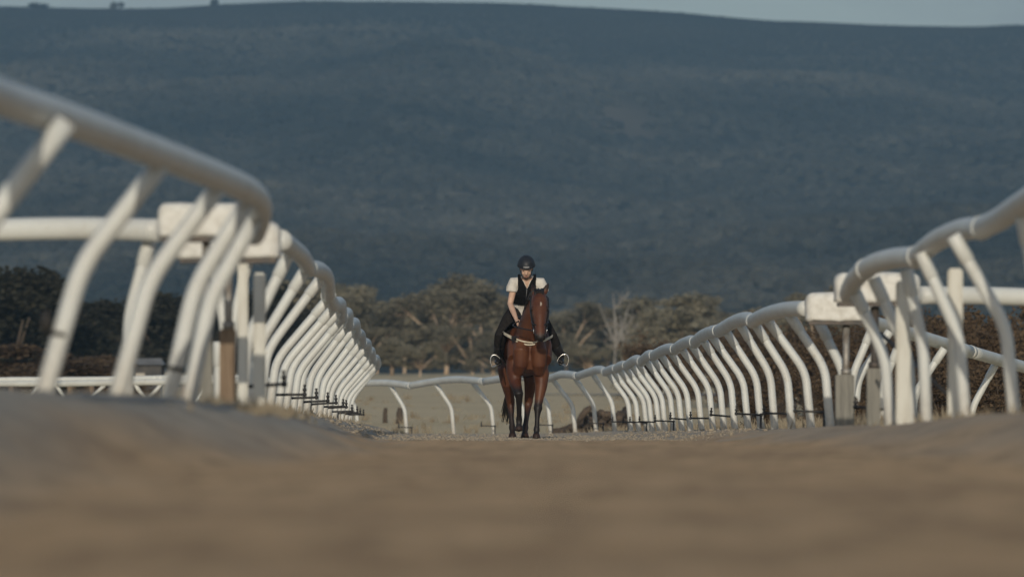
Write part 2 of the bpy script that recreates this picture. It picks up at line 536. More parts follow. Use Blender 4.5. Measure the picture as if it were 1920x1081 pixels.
# grey dirt track crossing the field
mb = MB()
rows = []
for i in range(41):
    x = 0.5 + i * 0.42
    e = 3.0 + 1.2 * noise.noise(Vector((x * .5, 0, 7)))
    rows.append((x, 236 - e, 238 + e))
for i, (x, a, c) in enumerate(rows):
    mb.v += [Vector((x, a + (c - a) * k / 4, gz(x, a + (c - a) * k / 4) + 0.05)) for k in range(5)]
for i in range(40):
    for k in range(4):
        n = i * 5 + k
        mb.f.append((n, n + 5, n + 6, n + 1))
tag(mb.build('path', M['path']), kind='structure')

# ------------------------------------------------------------------ hills behind
RIDGE = [(-900, 30), (0, 13), (100, 16), (200, 19), (300, 16), (400, 9), (520, 3), (700, 1), (900, 0), (1000, 3), (1100, 11), (1300, 23), (1450, 38), (1600, 43),
         (1750, 48), (1830, 51), (1920, 46), (2800, 80)]
HD = 2700.0
def hill_z(x, d):
    px = 960 + x * F / HD
    top = (HZ - lerp_t(RIDGE, px)[0]) / F * HD + CZ
    s = (d - 760.0) / (HD - 760.0)
    if s <= 0:
        return 3.0 + 3.0 * s
    base = 6.0
    if s <= 1:
        h = base + (top - base) * (0.62 * s ** 1.25 + 0.38 * s ** 2.4)
    else:
        h = top - (s - 1) * 26 - (s - 1) ** 2 * 60
    n = noise.fractal(Vector((x * 0.0042, d * 0.0022, 0.7)), 0.9, 2.0, 5)
    r = abs(noise.noise(Vector((x * 0.0060 + d * .0011, d * 0.0010, 3.3))))
    amp = sstep(0, .35, s) * (1 - 0.9 * sstep(.80, 1.0, s))
    return h + amp * (17 * n - 24 * r + 6)
def hill_hit(px, py):
    d = 800.0
    while d < HD:
        x = (px - 960) / F * d
        if HZ - (hill_z(x, d) - CZ) * F / d <= py:
            break
        d += 6
    return (px - 960) / F * d, d
BARE = [hill_hit(*q) + r for q, r in (((1165, 215), (11, 95, 1.0)), ((1205, 245), (9, 60, .8)), ((1735, 322), (13, 55, .7)), ((420, 278), (12, 60, .55)), ((520, 290), (9, 50, .5)), ((1040, 190), (7, 60, .5)), ((1100, 515), (14, 40, .6)), ((745, 385), (14, 30, .4)), ((1290, 275), (9, 40, .5)))]
def bare(x, d):
    n = 1 + .9 * noise.noise(Vector((x * .06, d * .012, 4)))
    return max(w * (1 - sstep(.35, 1.25, math.hypot((x - bx) / rx, (d - bd) / rd) * n)) for bx, bd, rx, rd, w in BARE)
def make_hill():
    xs = [-2000 + i * 40 for i in range(33)]
    xs = [x for x in xs if x < -700] + [-700 + i * 12.5 for i in range(113)] + [740 + i * 60 for i in range(22)]
    ds = [700 + i * 22 for i in range(100)] + [2905 + i * 60 for i in range(16)]
    vs = [(x, d, hill_z(x, d)) for d in ds for x in xs]
    w = len(xs)
    fs = [(j * w + i, j * w + i + 1, (j + 1) * w + i + 1, (j + 1) * w + i) for j in range(len(ds) - 1) for i in range(w - 1)]
    me = bpy.data.meshes.new('hills')
    me.from_pydata(vs, [], fs)
    me.update()
    ba = me.attributes.new('bare', 'FLOAT', 'POINT')
    ba.data.foreach_set('value', [bare(v[0], v[1]) for v in vs])
    return tag(link('hills', me, None, M['hill']), kind='structure')
make_hill()

def make_forest():
    """bush covering the hillside: one mass of crowns nobody could count"""
    rnd = random.Random(5)
    pts, sc, rot, idx = [], [], [], []
    n = 0
    while n < 70000:
        d = 1000 + 1800 * rnd.random()
        x = (rnd.random() * 2 - 1) * (140 + 0.17 * d)
        cl = noise.noise(Vector((x * .012, d * .006, 0)))
        if rnd.random() > (0.80 + cl * .5) * (1 - .8 * bare(x, d)):
            continue
        pts.append((x, d, hill_z(x, d) - .5)); n += 1
    me = bpy.data.meshes.new('hill_forest')
    me.from_pydata(pts, [], [])
    sa_ = me.attributes.new('size', 'FLOAT', 'POINT')
    sa_.data.foreach_set('value', [1 - .72 * sstep(2380, 2680, p[1]) for p in pts])
    o = link('forest', me, None, None, smooth=False)
    tag(o, kind='stuff')
    ng = bpy.data.node_groups.new('forest', 'GeometryNodeTree')
    ng.interface.new_socket('Geometry', in_out='INPUT', socket_type='NodeSocketGeometry')
    ng.interface.new_socket('Geometry', in_out='OUTPUT', socket_type='NodeSocketGeometry')
    gi = ng.nodes.new('NodeGroupInput'); go = ng.nodes.new('NodeGroupOutput')
    iop = ng.nodes.new('GeometryNodeInstanceOnPoints')
    join = ng.nodes.new('GeometryNodeJoinGeometry')
    # crowns built from an icosphere inside the node tree, roughened by noise
    ico = ng.nodes.new('GeometryNodeMeshIcoSphere'); ico.inputs['Radius'].default_value = 1.0; ico.inputs['Subdivisions'].default_value = 3
    sp = ng.nodes.new('GeometryNodeSetPosition')
    pos = ng.nodes.new('GeometryNodeInputPosition')
    nz = ng.nodes.new('ShaderNodeTexNoise'); nz.inputs['Scale'].default_value = 1.6; nz.inputs['Detail'].default_value = 4
    sub = ng.nodes.new('ShaderNodeMath'); sub.operation = 'SUBTRACT'; sub.inputs[1].default_value = 0.42
    mul = ng.nodes.new('ShaderNodeVectorMath'); mul.operation = 'SCALE'
    ng.links.new(pos.outputs[0], nz.inputs['Vector'])
    ng.links.new(nz.outputs['Fac'], sub.inputs[0])
    ng.links.new(pos.outputs[0], mul.inputs[0])
    ng.links.new(sub.outputs[0], mul.inputs['Scale'])
    ng.links.new(ico.outputs['Mesh'], sp.inputs['Geometry'])
    ng.links.new(mul.outputs[0], sp.inputs['Offset'])
    sm = ng.nodes.new('GeometryNodeSetMaterial'); sm.inputs['Material'].default_value = M['forest']
    ng.links.new(sp.outputs[0], sm.inputs['Geometry'])
    rs = ng.nodes.new('FunctionNodeRandomValue'); rs.data_type = 'FLOAT_VECTOR'
    rs.inputs['Min'].default_value = (1.1, 1.1, 1.1); rs.inputs['Max'].default_value = (3.1, 3.1, 3.1)
    rr = ng.nodes.new('FunctionNodeRandomValue'); rr.data_type = 'FLOAT_VECTOR'
    rr.inputs['Min'].default_value = (-.4, -.4, 0); rr.inputs['Max'].default_value = (.4, .4, 6.28)
    ng.links.new(gi.outputs[0], iop.inputs['Points'])
    ng.links.new(sm.outputs[0], iop.inputs['Instance'])
    na = ng.nodes.new('GeometryNodeInputNamedAttribute'); na.data_type = 'FLOAT'; na.inputs['Name'].default_value = 'size'
    vm = ng.nodes.new('ShaderNodeVectorMath'); vm.operation = 'SCALE'
    ng.links.new(rs.outputs['Value'], vm.inputs[0]); ng.links.new(na.outputs['Attribute'], vm.inputs['Scale'])
    ng.links.new(vm.outputs[0], iop.inputs['Scale'])
    ng.links.new(rr.outputs['Value'], iop.inputs['Rotation'])
    ng.links.new(iop.outputs[0], go.inputs[0])
    md = o.modifiers.new('forest', 'NODES')
    md.node_group = ng
make_forest()

# small crowns that stand up from the ridge line
def ridge_bush(px, w, h, label):
    x = (px - 960) / F * HD
    z = hill_z(x, HD)
    mb = MB()
    rnd = random.Random(int(px))
    mb.tube([(Vector((x, HD, z - 2)), .5), (Vector((x, HD, z + h * .5)), .3)], 6)
    t = thing('ridge_tree', label, 'tree', (x, HD, z))
    mb.build('trunk', M['darkbark'], t)
    c = MB()
    for i in range(9):
        c.ell((x + rnd.uniform(-w, w) * .45, HD + rnd.uniform(-w, w) * .4, z + h * rnd.uniform(-.1, .6)), w * rnd.uniform(.15, .32), w * .3, h * rnd.uniform(.22, .36), 7, 5)
    c.build('crown', M['forest'], t)
ridge_bush(218, 6, 3.6, 'rounded tree crown on the ridge at the far left of the skyline')
ridge_bush(402, 4, 3.6, 'spiky tree on the ridge where it starts to rise')
ridge_bush(70, 9, 2.2, 'low wide tree at the left end of the ridge')

# air
hz = MB()
hz.box((0, 2450, 122), 4800, 6200, 252)
hm = bpy.data.materials.new('air')
hm.use_nodes = True
hn = hm.node_tree
for n in list(hn.nodes):
    hn.nodes.remove(n)
ho = hn.nodes.new('ShaderNodeOutputMaterial')
hv = hn.nodes.new('ShaderNodeVolumePrincipled')
hv.inputs['Color'].default_value = (0.40, 0.69, 0.97, 1)
hv.inputs['Density'].default_value = 0.00015
hv.inputs['Anisotropy'].default_value = 0.0
hn.links.new(hv.outputs[0], ho.inputs['Volume'])
hobj = hz.build('haze', hm, None, smooth=False)
tag(hobj, kind='stuff')
#EOF_PART1
# ------------------------------------------------------------------ running rails
RR = 0.074      # rail radius
PR = 0.0415      # post radius

def rail_pts(tab, top=False):
    out = []
    for x, y, d, j in tab:
        p = P(x, y, d)
        if top:
            p.z -= RR
        out.append((p, j))
    return out

def rail_at(pts, d):
    ps = [p for p, j in pts]
    if d <= ps[0].y: return ps[0].copy()
    for a, c in zip(ps, ps[1:]):
        if d <= c.y:
            return a.lerp(c, (d - a.y) / max(1e-6, c.y - a.y))
    return ps[-1].copy()

def build_rail(t, pts, endcaps=(True, True), sleeves=True):
    """rail sections between the joints, each a part of its own, with a sleeve at every joint"""
    js = [i for i, (p, j) in enumerate(pts) if j]
    if js[0] != 0: js = [0] + js
    if js[-1] != len(pts) - 1: js = js + [len(pts) - 1]
    for a, c in zip(js, js[1:]):
        seq = [p for p, j in pts[a:c + 1]]
        if len(seq) == 2:
            seq = [seq[0], seq[0].lerp(seq[1], .5) + Vector((0, 0, .02)), seq[1]]
        path = catmull(seq, 5)
        mb = MB()
        tp = [(p, RR * .93, RR) for p in path]
        mb.tube(tp, 18)
        mb.build('rail_section', M['white'], t)
        if sleeves and c != js[-1]:
            e = path[-1]; di = (path[-1] - path[-2]).normalized()
            sm = MB()
            sm.tube([(e - di * .075, RR * .99), (e - di * .07, RR * 1.06), (e + di * .07, RR * 1.06), (e + di * .075, RR * .99)], 18)
            sm.build('joint_sleeve', M['white'], t)

def build_post(t, foot, rail, bend=.52, lean=.12, r=PR, name='post', sleeve=True, under=.05, sunk=.12):
    d = Vector((rail.x - foot.x, rail.y - foot.y, 0))
    top = Vector((rail.x, rail.y, rail.z - under)) - d.normalized() * 0.02 if d.length > 1e-4 else rail.copy()
    d = Vector((top.x - foot.x, top.y - foot.y, 0))
    H = top.z - foot.z
    kb = Vector(foot) + d * lean + Vector((0, 0, H * bend))
    lo = Vector(foot) - Vector((0, 0, sunk))
    a = kb.lerp(foot, .22); c = kb.lerp(top, .22)
    path = [lo, Vector(foot), foot.lerp(a, .5), a]
    for k in range(1, 7):
        u = k / 7
        path.append(a * (1 - u) ** 2 + kb * 2 * u * (1 - u) + c * u ** 2)
    path += [c, c.lerp(top, .5), top]
    mb = MB()
    mb.tube([(p, r) for p in path], 12, up=Vector((0, 1, 0)))
    po = mb.build(name, M['white'], t)
    if sleeve:
        di = (top - c).normalized()
        sm = MB()
        s0 = top - di * .19
        sm.tube([(s0, r * 1.02), (s0 + di * .006, r * 1.16), (top - di * .01, r * 1.16), (top, r * 1.02)], 12, up=Vector((0, 1, 0)))
        sm.build('post_sleeve', M['white'], po)
    return po

# long right rail
rtop = []
for x, y, j in RTOP:
    d = lerp_t(RTX_lookup, x)[0] if x < 1476 else 54 - (x - 1476) * 0.03
    rtop.append((x, y, d, j))
RPTS = rail_pts(rtop, True)
tR = thing('running_rail', 'long white running rail curving away behind the horse from the padded block on the right', 'rail', P(1557, 803, 54))
build_rail(tR, RPTS)
for (bx, by, d), (tx, td) in zip(RP, RTX):
    f = P(bx, by, d)
    if -20 < bx < 1900:
        f.z = min(f.z, gz(f.x, f.y, False) + 0.03)
    build_post(tR, f, P(tx, 0, d) * 0 + Vector(((tx - 960) / F * d, d, rail_at(RPTS, d).z)), .53, .13)
build_post(tR, P(1588, 806, 51.2), Vector(((1530 - 960) / F * 51.2, 51.2, P(0, 590, 51.2).z)), .53, .12)

# long left rail
LPTS = rail_pts([(x - 1.3, y + 1.6, d, j) if j and i not in (0, len(LRAIL) - 1) else (x + 1.1, y - 2.2, d, j) for i, (x, y, d, j) in enumerate(LRAIL)])
tL = thing('running_rail', 'long white running rail seen nearly end on, left of the horse', 'rail', P(504, 772, 58))
build_rail(tL, LPTS)
for bx, by, d in LP:
    f = P(bx, by, d)
    build_post(tL, f, rail_at(LPTS, d), .48, .13, r=.043)

# near left rail
NL = rail_pts(NLR)
tNL = thing('running_rail', 'blurred near rail at the left edge, its end curling down above the padded blocks', 'rail', P(218, 747, 29))
build_rail(tNL, NL, sleeves=False)
for i, (bx, by, d) in enumerate(NLP):
    f = P(bx, by, d)
    ax = [(120, 257), (296, 320), (403, 362), (456, 384), (470, 402)][i]
    rp = rail_at(NL, d)
    rp.x = (ax[0] + 14 - 960) / F * d
    po = build_post(tNL, f, rp, .57, .33, r=.046, sleeve=False)
    if i in (1, 3):      # black strap and clip round the post
        z = f.z + (.28 if i == 1 else .17)
        fx = f.x + (rp.x - f.x) * (.13 if i == 1 else .08)
        sm = MB()
        sm.tube([(Vector((fx, d, z)), .052), (Vector((fx + .004, d, z + .022)), .052)], 12)
        if i == 1:
            sm.ell((fx - .06, d - .01, z + .07), .03, .03, .055, 8, 6)
        sm.build('strap', M['rubber'], po)

# near right rail
NR = rail_pts(NRR)
tNR = thing('running_rail', 'blurred near rail at the right edge, rising to its end above the padded blocks', 'rail', P(1737, 798, 40))
build_rail(tNR, NR)
for i, (bx, by, d) in enumerate(NRP):
    f = P(bx, by, d)
    rp = rail_at(NR, d)
    tx = [1856, 1787, 1727, 1700, 1639, 1602][i]
    if i >= 1: rp.x = (tx - 6 - 960) / F * d
    if i >= 3: rp.z = P(0, [0, 0, 0, 492, 508, 530][i], d).z
    build_post(tNR, f, rp, .50, .14, r=.042)

# side chutes that turn off through the gaps
def side_chute(label, line, posts, bend=.53, loc=None, r=PR):
    pts = rail_pts(line)
    t = thing('running_rail', label, 'rail', loc or P(*posts[0][:3]))
    build_rail(t, pts)
    for (bx, by, d, tx, ty) in posts:
        build_post(t, P(bx, by, d), P(tx, ty, d), bend, .12, r=r)
    return t
side_chute('level white chute rail running off to the left from the padded block', [(300, 432, 36.6, 1), (150, 428, 36.9, 0), (-60, 432, 37.2, 1), (-420, 440, 37.6, 1)],
           [(238, 752, 36.8, 288, 430), (-190, 752, 37.2, -150, 432)])
side_chute('short white chute rail tucked behind the padded block on the brown stump', [(512, 452, 44.5, 1), (430, 454, 44.8, 0), (348, 457, 45, 1)],
           [(426, 782, 44.8, 392, 462), (430, 782, 45.2, 472, 462), (411, 782, 44.0, 411, 640)])
side_chute('level white chute rail running off to the right from the padded block', [(1726, 553, 46.5, 1), (1850, 554, 46.8, 0), (1960, 558, 47, 1), (2200, 566, 47.5, 1)],
           [(2040, 800, 47.2, 2090, 560)])
side_chute('lower white chute rail slanting down to the right behind the white boards', [(1570, 585, 60, 1), (1640, 605, 62, 0), (1720, 629, 64.5, 0), (1820, 659, 68, 1), (1925, 689, 72, 0), (2080, 730, 78, 1)],
           [(1593, 806, 60.3, 1640, 604), (1601, 806, 60.8, 1672, 612), (1650, 812, 63.5, 1688, 640), (1708, 830, 65.5, 1774, 645), (1817, 855, 70, 1869, 676)], loc=P(1720, 800, 64.5))
# far pair to the left
side_chute('farthest white rail behind the left bank, its posts leaning to the right', [(500, 707, 134, 1), (400, 708, 134.4, 0), (300, 709, 134.8, 1), (200, 711, 135.2, 0), (100, 712, 135.6, 1), (-60, 715, 136, 1)],
           [(37, 812, 135.6, 80, 714), (150, 812, 135.3, 203, 712), (262, 812, 134.9, 309, 710), (355, 812, 134.6, 398, 709), (440, 812, 134.2, 480, 708)])

# ------------------------------------------------------------------ padded gate blocks on their poles
def gate_block(label, x0, x1, y0, y1, d, pole, stump, polemat, stumpmat, depth=.30, yaw=0):
    """padded cover on a base plate, on a thin pole standing in a square stump"""
    a, c = P(x0, y1, d), P(x1, y0, d)
    w, h = c.x - a.x, c.z - a.z
    cx = (a.x + c.x) / 2
    sx = ((stump[0] + stump[1]) / 2 - 960) / F * d
    base = P(0, stump[3], d)
    t = thing('gate_block', label, 'gate block', (sx, d, base.z), 'padded gate blocks beside the gaps in the rails')
    bm = bmesh.new()
    bmesh.ops.create_cube(bm, size=1)
    for v in bm.verts:
        v.co = Vector((v.co.x * w, v.co.y * depth, v.co.z * h))
    tope = [e for e in bm.edges if all(v.co.z > 0 for v in e.verts)]
    vert = [e for e in bm.edges if abs(e.verts[0].co.z - e.verts[1].co.z) > .01]
    bmesh.ops.bevel(bm, geom=tope + vert, offset=h * .30, segments=5, profile=.5, affect='EDGES', clamp_overlap=True)
    bmesh.ops.subdivide_edges(bm, edges=[e for e in bm.edges if e.calc_length() > .08], cuts=5, use_grid_fill=True)
    for v in bm.verts:
        v.co += v.normal * 0.009 * noise.noise(v.co * 11 + Vector((x0, 0, 0)))
        if v.co.z < -h * .40:
            v.co.z += .012 * noise.noise(Vector((v.co.x * 16, v.co.y * 16, x0)))
    o0 = Vector((cx, d, (a.z + c.z) / 2 + .008))
    for v in bm.verts:
        v.co = v.co + o0 - Vector(t.location)
    me = bpy.data.meshes.new('padded_cover')
    bm.to_mesh(me); bm.free()
    me.materials.append(M['pad'])
    me.polygons.foreach_set('use_smooth', [True] * len(me.polygons))
    o = bpy.data.objects.new('padded_cover', me); COL.objects.link(o); o.parent = t
    pl = MB()
    pl.box((cx, d, a.z - .010), w * .92, depth * .85, .03)
    pl.build('base_plate', M['darksteel'], t, smooth=False)
    pm = MB()
    pw = (pole[1] - pole[0]) / F * d / 2
    px = ((pole[0] + pole[1]) / 2 - 960) / F * d
    st = P(0, stump[2], d).z
    pm.tube([(Vector((px, d, st - .2)), pw), (Vector((px, d, a.z - .03)), pw)], 12, up=Vector((0, 1, 0)))
    po = pm.build('pole', polemat, t)
    cm = MB()
    cm.tube([(Vector((px, d, st)), pw * 1.5), (Vector((px, d, st + .05)), pw * 1.5)], 12, up=Vector((0, 1, 0)))
    cm.build('collar', polemat, po)
    sm = MB()
    sw = (stump[1] - stump[0]) / F * d
    bm = bmesh.new()
    bmesh.ops.create_cube(bm, size=1)
    H = st - base.z + .25
    for v in bm.verts:
        v.co = Vector((v.co.x * sw, v.co.y * sw, v.co.z * H))
    bmesh.ops.bevel(bm, geom=bm.edges[:], offset=.008, segments=2, affect='EDGES')
    for v in bm.verts:
        v.co += Vector((sx, d, st - H / 2)) - Vector(t.location)
    me = bpy.data.meshes.new('stump'); bm.to_mesh(me); bm.free()
    me.materials.append(stumpmat)
    o = bpy.data.objects.new('stump', me); COL.objects.link(o); o.parent = t
    return t
gate_block('white padded block half hidden by the curled end of the near left rail', 297, 482, 384, 446, 36.0, (379, 394), (377, 399, 640, 768), M['steel'], M['greytimber'])
gate_block('white padded block on the brown timber stump, where the long left rail starts', 331, 526, 418, 486, 38.2, (421, 436), (412, 442, 617, 786), M['steel'], M['timber'])
gate_block('higher white padded block at the right, behind the end of the near rail', 1564, 1724, 513, 568, 46.0, (1632, 1648), (1625, 1650, 690, 790), M['darksteel'], M['greytimber'])
gate_block('lower white padded block at the right, where the long right rail starts', 1510, 1636, 550, 603, 50.5, (1580, 1593), (1566, 1601, 702, 816), M['steel'], M['greytimber'])

# upright white boards at the chute mouths
def board_post(label, x0, x1, y0, y1, d, mat=None):
    w = (x1 - x0) / F * d
    base = P((x0 + x1) / 2, y1, d)
    topz = P(0, y0, d).z
    bm = bmesh.new()
    bmesh.ops.create_cube(bm, size=1)
    H = topz - base.z + .2
    for v in bm.verts:
        v.co = Vector((v.co.x * w, v.co.y * w * .55, v.co.z * H + H / 2 - .2))
    bmesh.ops.bevel(bm, geom=bm.edges[:], offset=.014, segments=3, affect='EDGES')
    me = bpy.data.meshes.new('white_post'); bm.to_mesh(me); bm.free()
    me.materials.append(mat or M['whitepost'])
    o = bpy.data.objects.new('white_post', me); COL.objects.link(o)
    o.location = base
    return tag(o, label, 'post')
board_post('upright white board just right of the brown stump, standing on the left bank', 475, 498, 511, 795, 39.5)
board_post('upright white board between the brown stump and its wider neighbour', 446, 465, 488, 778, 41.0)
board_post('sharp upright white board with a grey top beside the right padded blocks', 1680, 1707, 526, 806, 40.6)
board_post('blurred upright white board nearest the right edge, its foot on the bank', 1777, 1805, 503, 791, 39.4)

# strap across the right chute
mb = MB()
mb.tube([(P(x, y, d), .016) for x, y, d in [(1650, 624, 44.6), (1668, 640, 44.4), (1700, 668, 43.9), (1735, 701, 43.5), (1775, 738, 43.0)]], 8)
tag(mb.build('rubber_strap', M['rubber']), 'black rubber strap slung diagonally between the two upright boards on the right', 'strap')

# ------------------------------------------------------------------ sprinklers at the foot of the rails
def sprinkler_mesh():
    r = MB()
    r.tube([(Vector((0, 0, -.1)), .013), (Vector((0, 0, .165)), .013)], 8, up=Vector((0, 1, 0)))
    r.ell((0, 0, .172), .021, .021, .023, 8, 6)
    a = MB()
    a.tube([(Vector((0, 0, .172)), .012), (Vector((-.12, 0, .176)), .0115), (Vector((-.28, 0, .18)), .011)], 8)
    h = MB()
    h.ell((-.28, 0, .18), .021, .021, .021, 8, 6)
    h.tube([(Vector((-.28, 0, z)), q) for z, q in ((.18, .011), (.21, .011), (.214, .018), (.232, .018), (.235, .009), (.252, .009), (.256, .014), (.268, .011))], 8, up=Vector((0, 1, 0)))
    out = []
    for nm, q in (('riser', r), ('arm', a), ('spray_head', h)):
        me = q.mesh(nm); me.materials.append(M['pipe'])
        me.polygons.foreach_set('use_smooth', [True] * len(me.polygons))
        out.append((nm, me))
    return out
SPR = sprinkler_mesh()
def sprinkler(x, y, d, label, mirror, group, tilt=0.0, s=1.0):
    p = P(x, y, d)
    t = thing('sprinkler', label, 'sprinkler', p, group)
    t.rotation_euler = (0, tilt, pi if mirror else 0)
    t.scale = (s, s, s)
    for nm, me in SPR:
        o = bpy.data.objects.new(nm, me); COL.objects.link(o); o.parent = t
G1 = 'sprinklers along the foot of the long right rail'
rs = [(1545, 806, 54.5), (1483, 806, 59.5), (1426, 806, 64.5), (1374, 807, 70.2), (1335, 808, 75.5), (1293, 809, 80.7), (1263, 811, 85.3), (1232, 811, 90.6), (1212, 811, 95.4), (1199, 810, 98.2), (1178, 809, 100.8), (1131, 811, 106.6)]
for i, (x, y, d) in enumerate(rs):
    sprinkler(x, y, d, f'black sprinkler at the foot of the long right rail, {ORD[i]} from its near end', False, G1, tilt=[.02, -.01, .03, .06, -.02, .04, .01, .0, .02, -.01, .0, .02][i])
sprinkler(1664, 806, 50.0, 'thick black sprinkler between the two grey stumps on the right', False, G1, tilt=.05, s=1.05)
G2 = 'sprinklers along the curve of the rail behind the horse'
for i, (x, y, d, w) in enumerate([(772, 816, 122.5, 'by the first leaning post'), (928, 814, 117.6, 'just left of the horse'), (1036, 813, 112, 'just right of the horse legs')]):
    sprinkler(x, y, d, f'small sprinkler at the foot of the curved rail, {w}', False, G2)
G3 = 'sprinklers along the foot of the long left rail'
ls = [(452, 776, 41.5), (511, 776, 58), (538, 780, 62.3), (564, 785, 66.8), (583, 787, 71.5), (598, 790, 76), (607, 791, 80), (620, 796, 86), (634, 797, 94), (642, 797, 102), (650, 797, 109)]
for i, (x, y, d) in enumerate(ls):
    sprinkler(x, y, d, f'black sprinkler at the foot of the long left rail, {ORD[i]} from the brown stump', True, G3, s=1.15, tilt=[.04, -.02, .0, .02, .03, -.01, .02, .0, .03, .01, .0][i])
#EOF_PART2
# ------------------------------------------------------------------ trees
def leaf_quads(mb, c, rx, ry, rz, n, size, rnd, shell=.55):
    for _ in range(n):
        u = rnd.uniform(-1, 1); a = rnd.uniform(0, 2 * pi); q = math.sqrt(1 - u * u)
        rad = shell + (1.08 - shell) * rnd.random() ** .7
        p = Vector((c[0] + rx * q * cos(a) * rad, c[1] + ry * q * sin(a) * rad, c[2] + rz * u * rad))
        t = Vector((rnd.gauss(0, 1), rnd.gauss(0, 1), rnd.gauss(0, .6))).normalized()
        b2 = t.cross(Vector((rnd.gauss(0, 1), rnd.gauss(0, 1), rnd.gauss(0, 1)))).normalized()
        s = size * rnd.uniform(.6, 1.4)
        n0 = len(mb.v)
        mb.v += [p - t * s, p + b2 * s * .55, p + t * s, p - b2 * s * .55]
        mb.f.append((n0, n0 + 1, n0 + 2, n0 + 3))

def tree_proto(seed, kind):
    """kind: 'gum' spreading with a fork, 'round' dense to the ground, 'tall' narrow. Unit height."""
    rnd = random.Random(seed)
    w, l = MB(), MB()
    if kind == 'gum':
        fork = rnd.uniform(.16, .24)
        w.tube([(Vector((0, 0, -.05)), .020), (Vector((.005, 0, .05)), .015), (Vector((rnd.uniform(-.01, .01), 0, fork)), .0135)], 9, up=Vector((0, 1, 0)))
        nb = 10
        for i in range(nb):
            a = 2 * pi * i / nb + rnd.uniform(-.3, .3)
            reach = rnd.uniform(.14, .36) * (1.1 - max(0, .0)); hh = rnd.uniform(.36, .90) if i > 2 else rnd.uniform(.66, .9)
            e = Vector((cos(a) * reach, sin(a) * reach, hh))
            mid = Vector((e.x * .45, e.y * .45, fork + (hh - fork) * .5))
            w.tube([(Vector((0, 0, fork - .02)), .011), (mid, .0085), (e, .004)], 6)
            for k in range(3):
                e2 = e + Vector((rnd.uniform(-.12, .12), rnd.uniform(-.12, .12), rnd.uniform(-.15, .07)))
                w.tube([(mid.lerp(e, .5), .006), (e2, .002)], 5)
                leaf_quads(l, e2, rnd.uniform(.08, .145), rnd.uniform(.08, .145), rnd.uniform(.075, .12), 300, .0185, rnd, .1)
    elif kind == 'round':
        w.tube([(Vector((0, 0, -.05)), .035), (Vector((0, 0, .45)), .015)], 8, up=Vector((0, 1, 0)))
        for i in range(5):
            a = rnd.uniform(0, 2 * pi)
            w.tube([(Vector((0, 0, rnd.uniform(.1, .3))), .014), (Vector((cos(a) * .3, sin(a) * .3, rnd.uniform(.45, .7))), .004)], 5)
        for i in range(20):
            a = rnd.uniform(0, 2 * pi); q = rnd.uniform(.05, .36); h = rnd.uniform(.22, .88)
            q *= 1 - max(0, h - .62) * 1.8
            leaf_quads(l, (cos(a) * q, sin(a) * q, h), rnd.uniform(.11, .18), rnd.uniform(.11, .18), rnd.uniform(.07, .12), 380, .020, rnd, .2)
    else:
        w.tube([(Vector((0, 0, -.05)), .024), (Vector((.01, 0, .5)), .014), (Vector((0, 0, .85)), .005)], 8, up=Vector((0, 1, 0)))
        for i in range(15):
            a = rnd.uniform(0, 2 * pi); h = .30 + .62 * i / 14; q = rnd.uniform(.06, .19) * (1.15 - h * .6)
            e = Vector((cos(a) * q, sin(a) * q, h))
            w.tube([(Vector((0, 0, h - .14)), .007), (e, .003)], 5)
            leaf_quads(l, e, rnd.uniform(.075, .125), rnd.uniform(.075, .125), rnd.uniform(.055, .09), 350, .019, rnd, .15)
    return w.mesh('trunk'), l.mesh('crown')
TP = {}
for k, n in (('gum', 4), ('round', 3), ('tall', 2)):
    TP[k] = [tree_proto(100 + i * 7 + len(k), k) for i in range(n)]
    for a, c in TP[k]:
        a.materials.append(M['bark']); c.materials.append(M['leaf'])
        a.polygons.foreach_set('use_smooth', [True] * len(a.polygons))
tcount = [0]
def tree(x, ytop, d, width, kind, label, bark=None, leaf=None, group='trees along the far edge of the field', zbase=None):
    """x column, top row in the photo, distance, crown width in metres"""
    p = P(x, 0, d)
    z0 = gz(p.x, d, False) - .05 if zbase is None else zbase
    h = P(0, ytop, d).z - z0
    i = tcount[0]; tcount[0] += 1
    tm, cm = TP[kind][i % len(TP[kind])]
    t = thing('gum_tree' if kind != 'round' else 'bushy_tree', label, 'tree', (p.x, d, z0), group)
    t.rotation_euler = (0, 0, i * 2.4)
    s = (1.4 if leaf is None else 1.7) * width / (.85 if kind == 'gum' else .8 if kind == 'round' else .5)
    t.scale = (s, s, h)
    for nm, me, mat in (('trunk', tm, bark), ('crown', cm, leaf)):
        o = bpy.data.objects.new(nm, me); COL.objects.link(o); o.parent = t
        if mat is not None:
            o.material_slots[0].link = 'OBJECT'
            o.material_slots[0].material = mat
    return t
DB, DL, BL = M['darkbark'], M['leafdarkshade'], M['leafbrown']
tree(836, 512, 430, 7.0, 'gum', 'tallest grey green gum tree with a pale forked trunk, left of the rider')
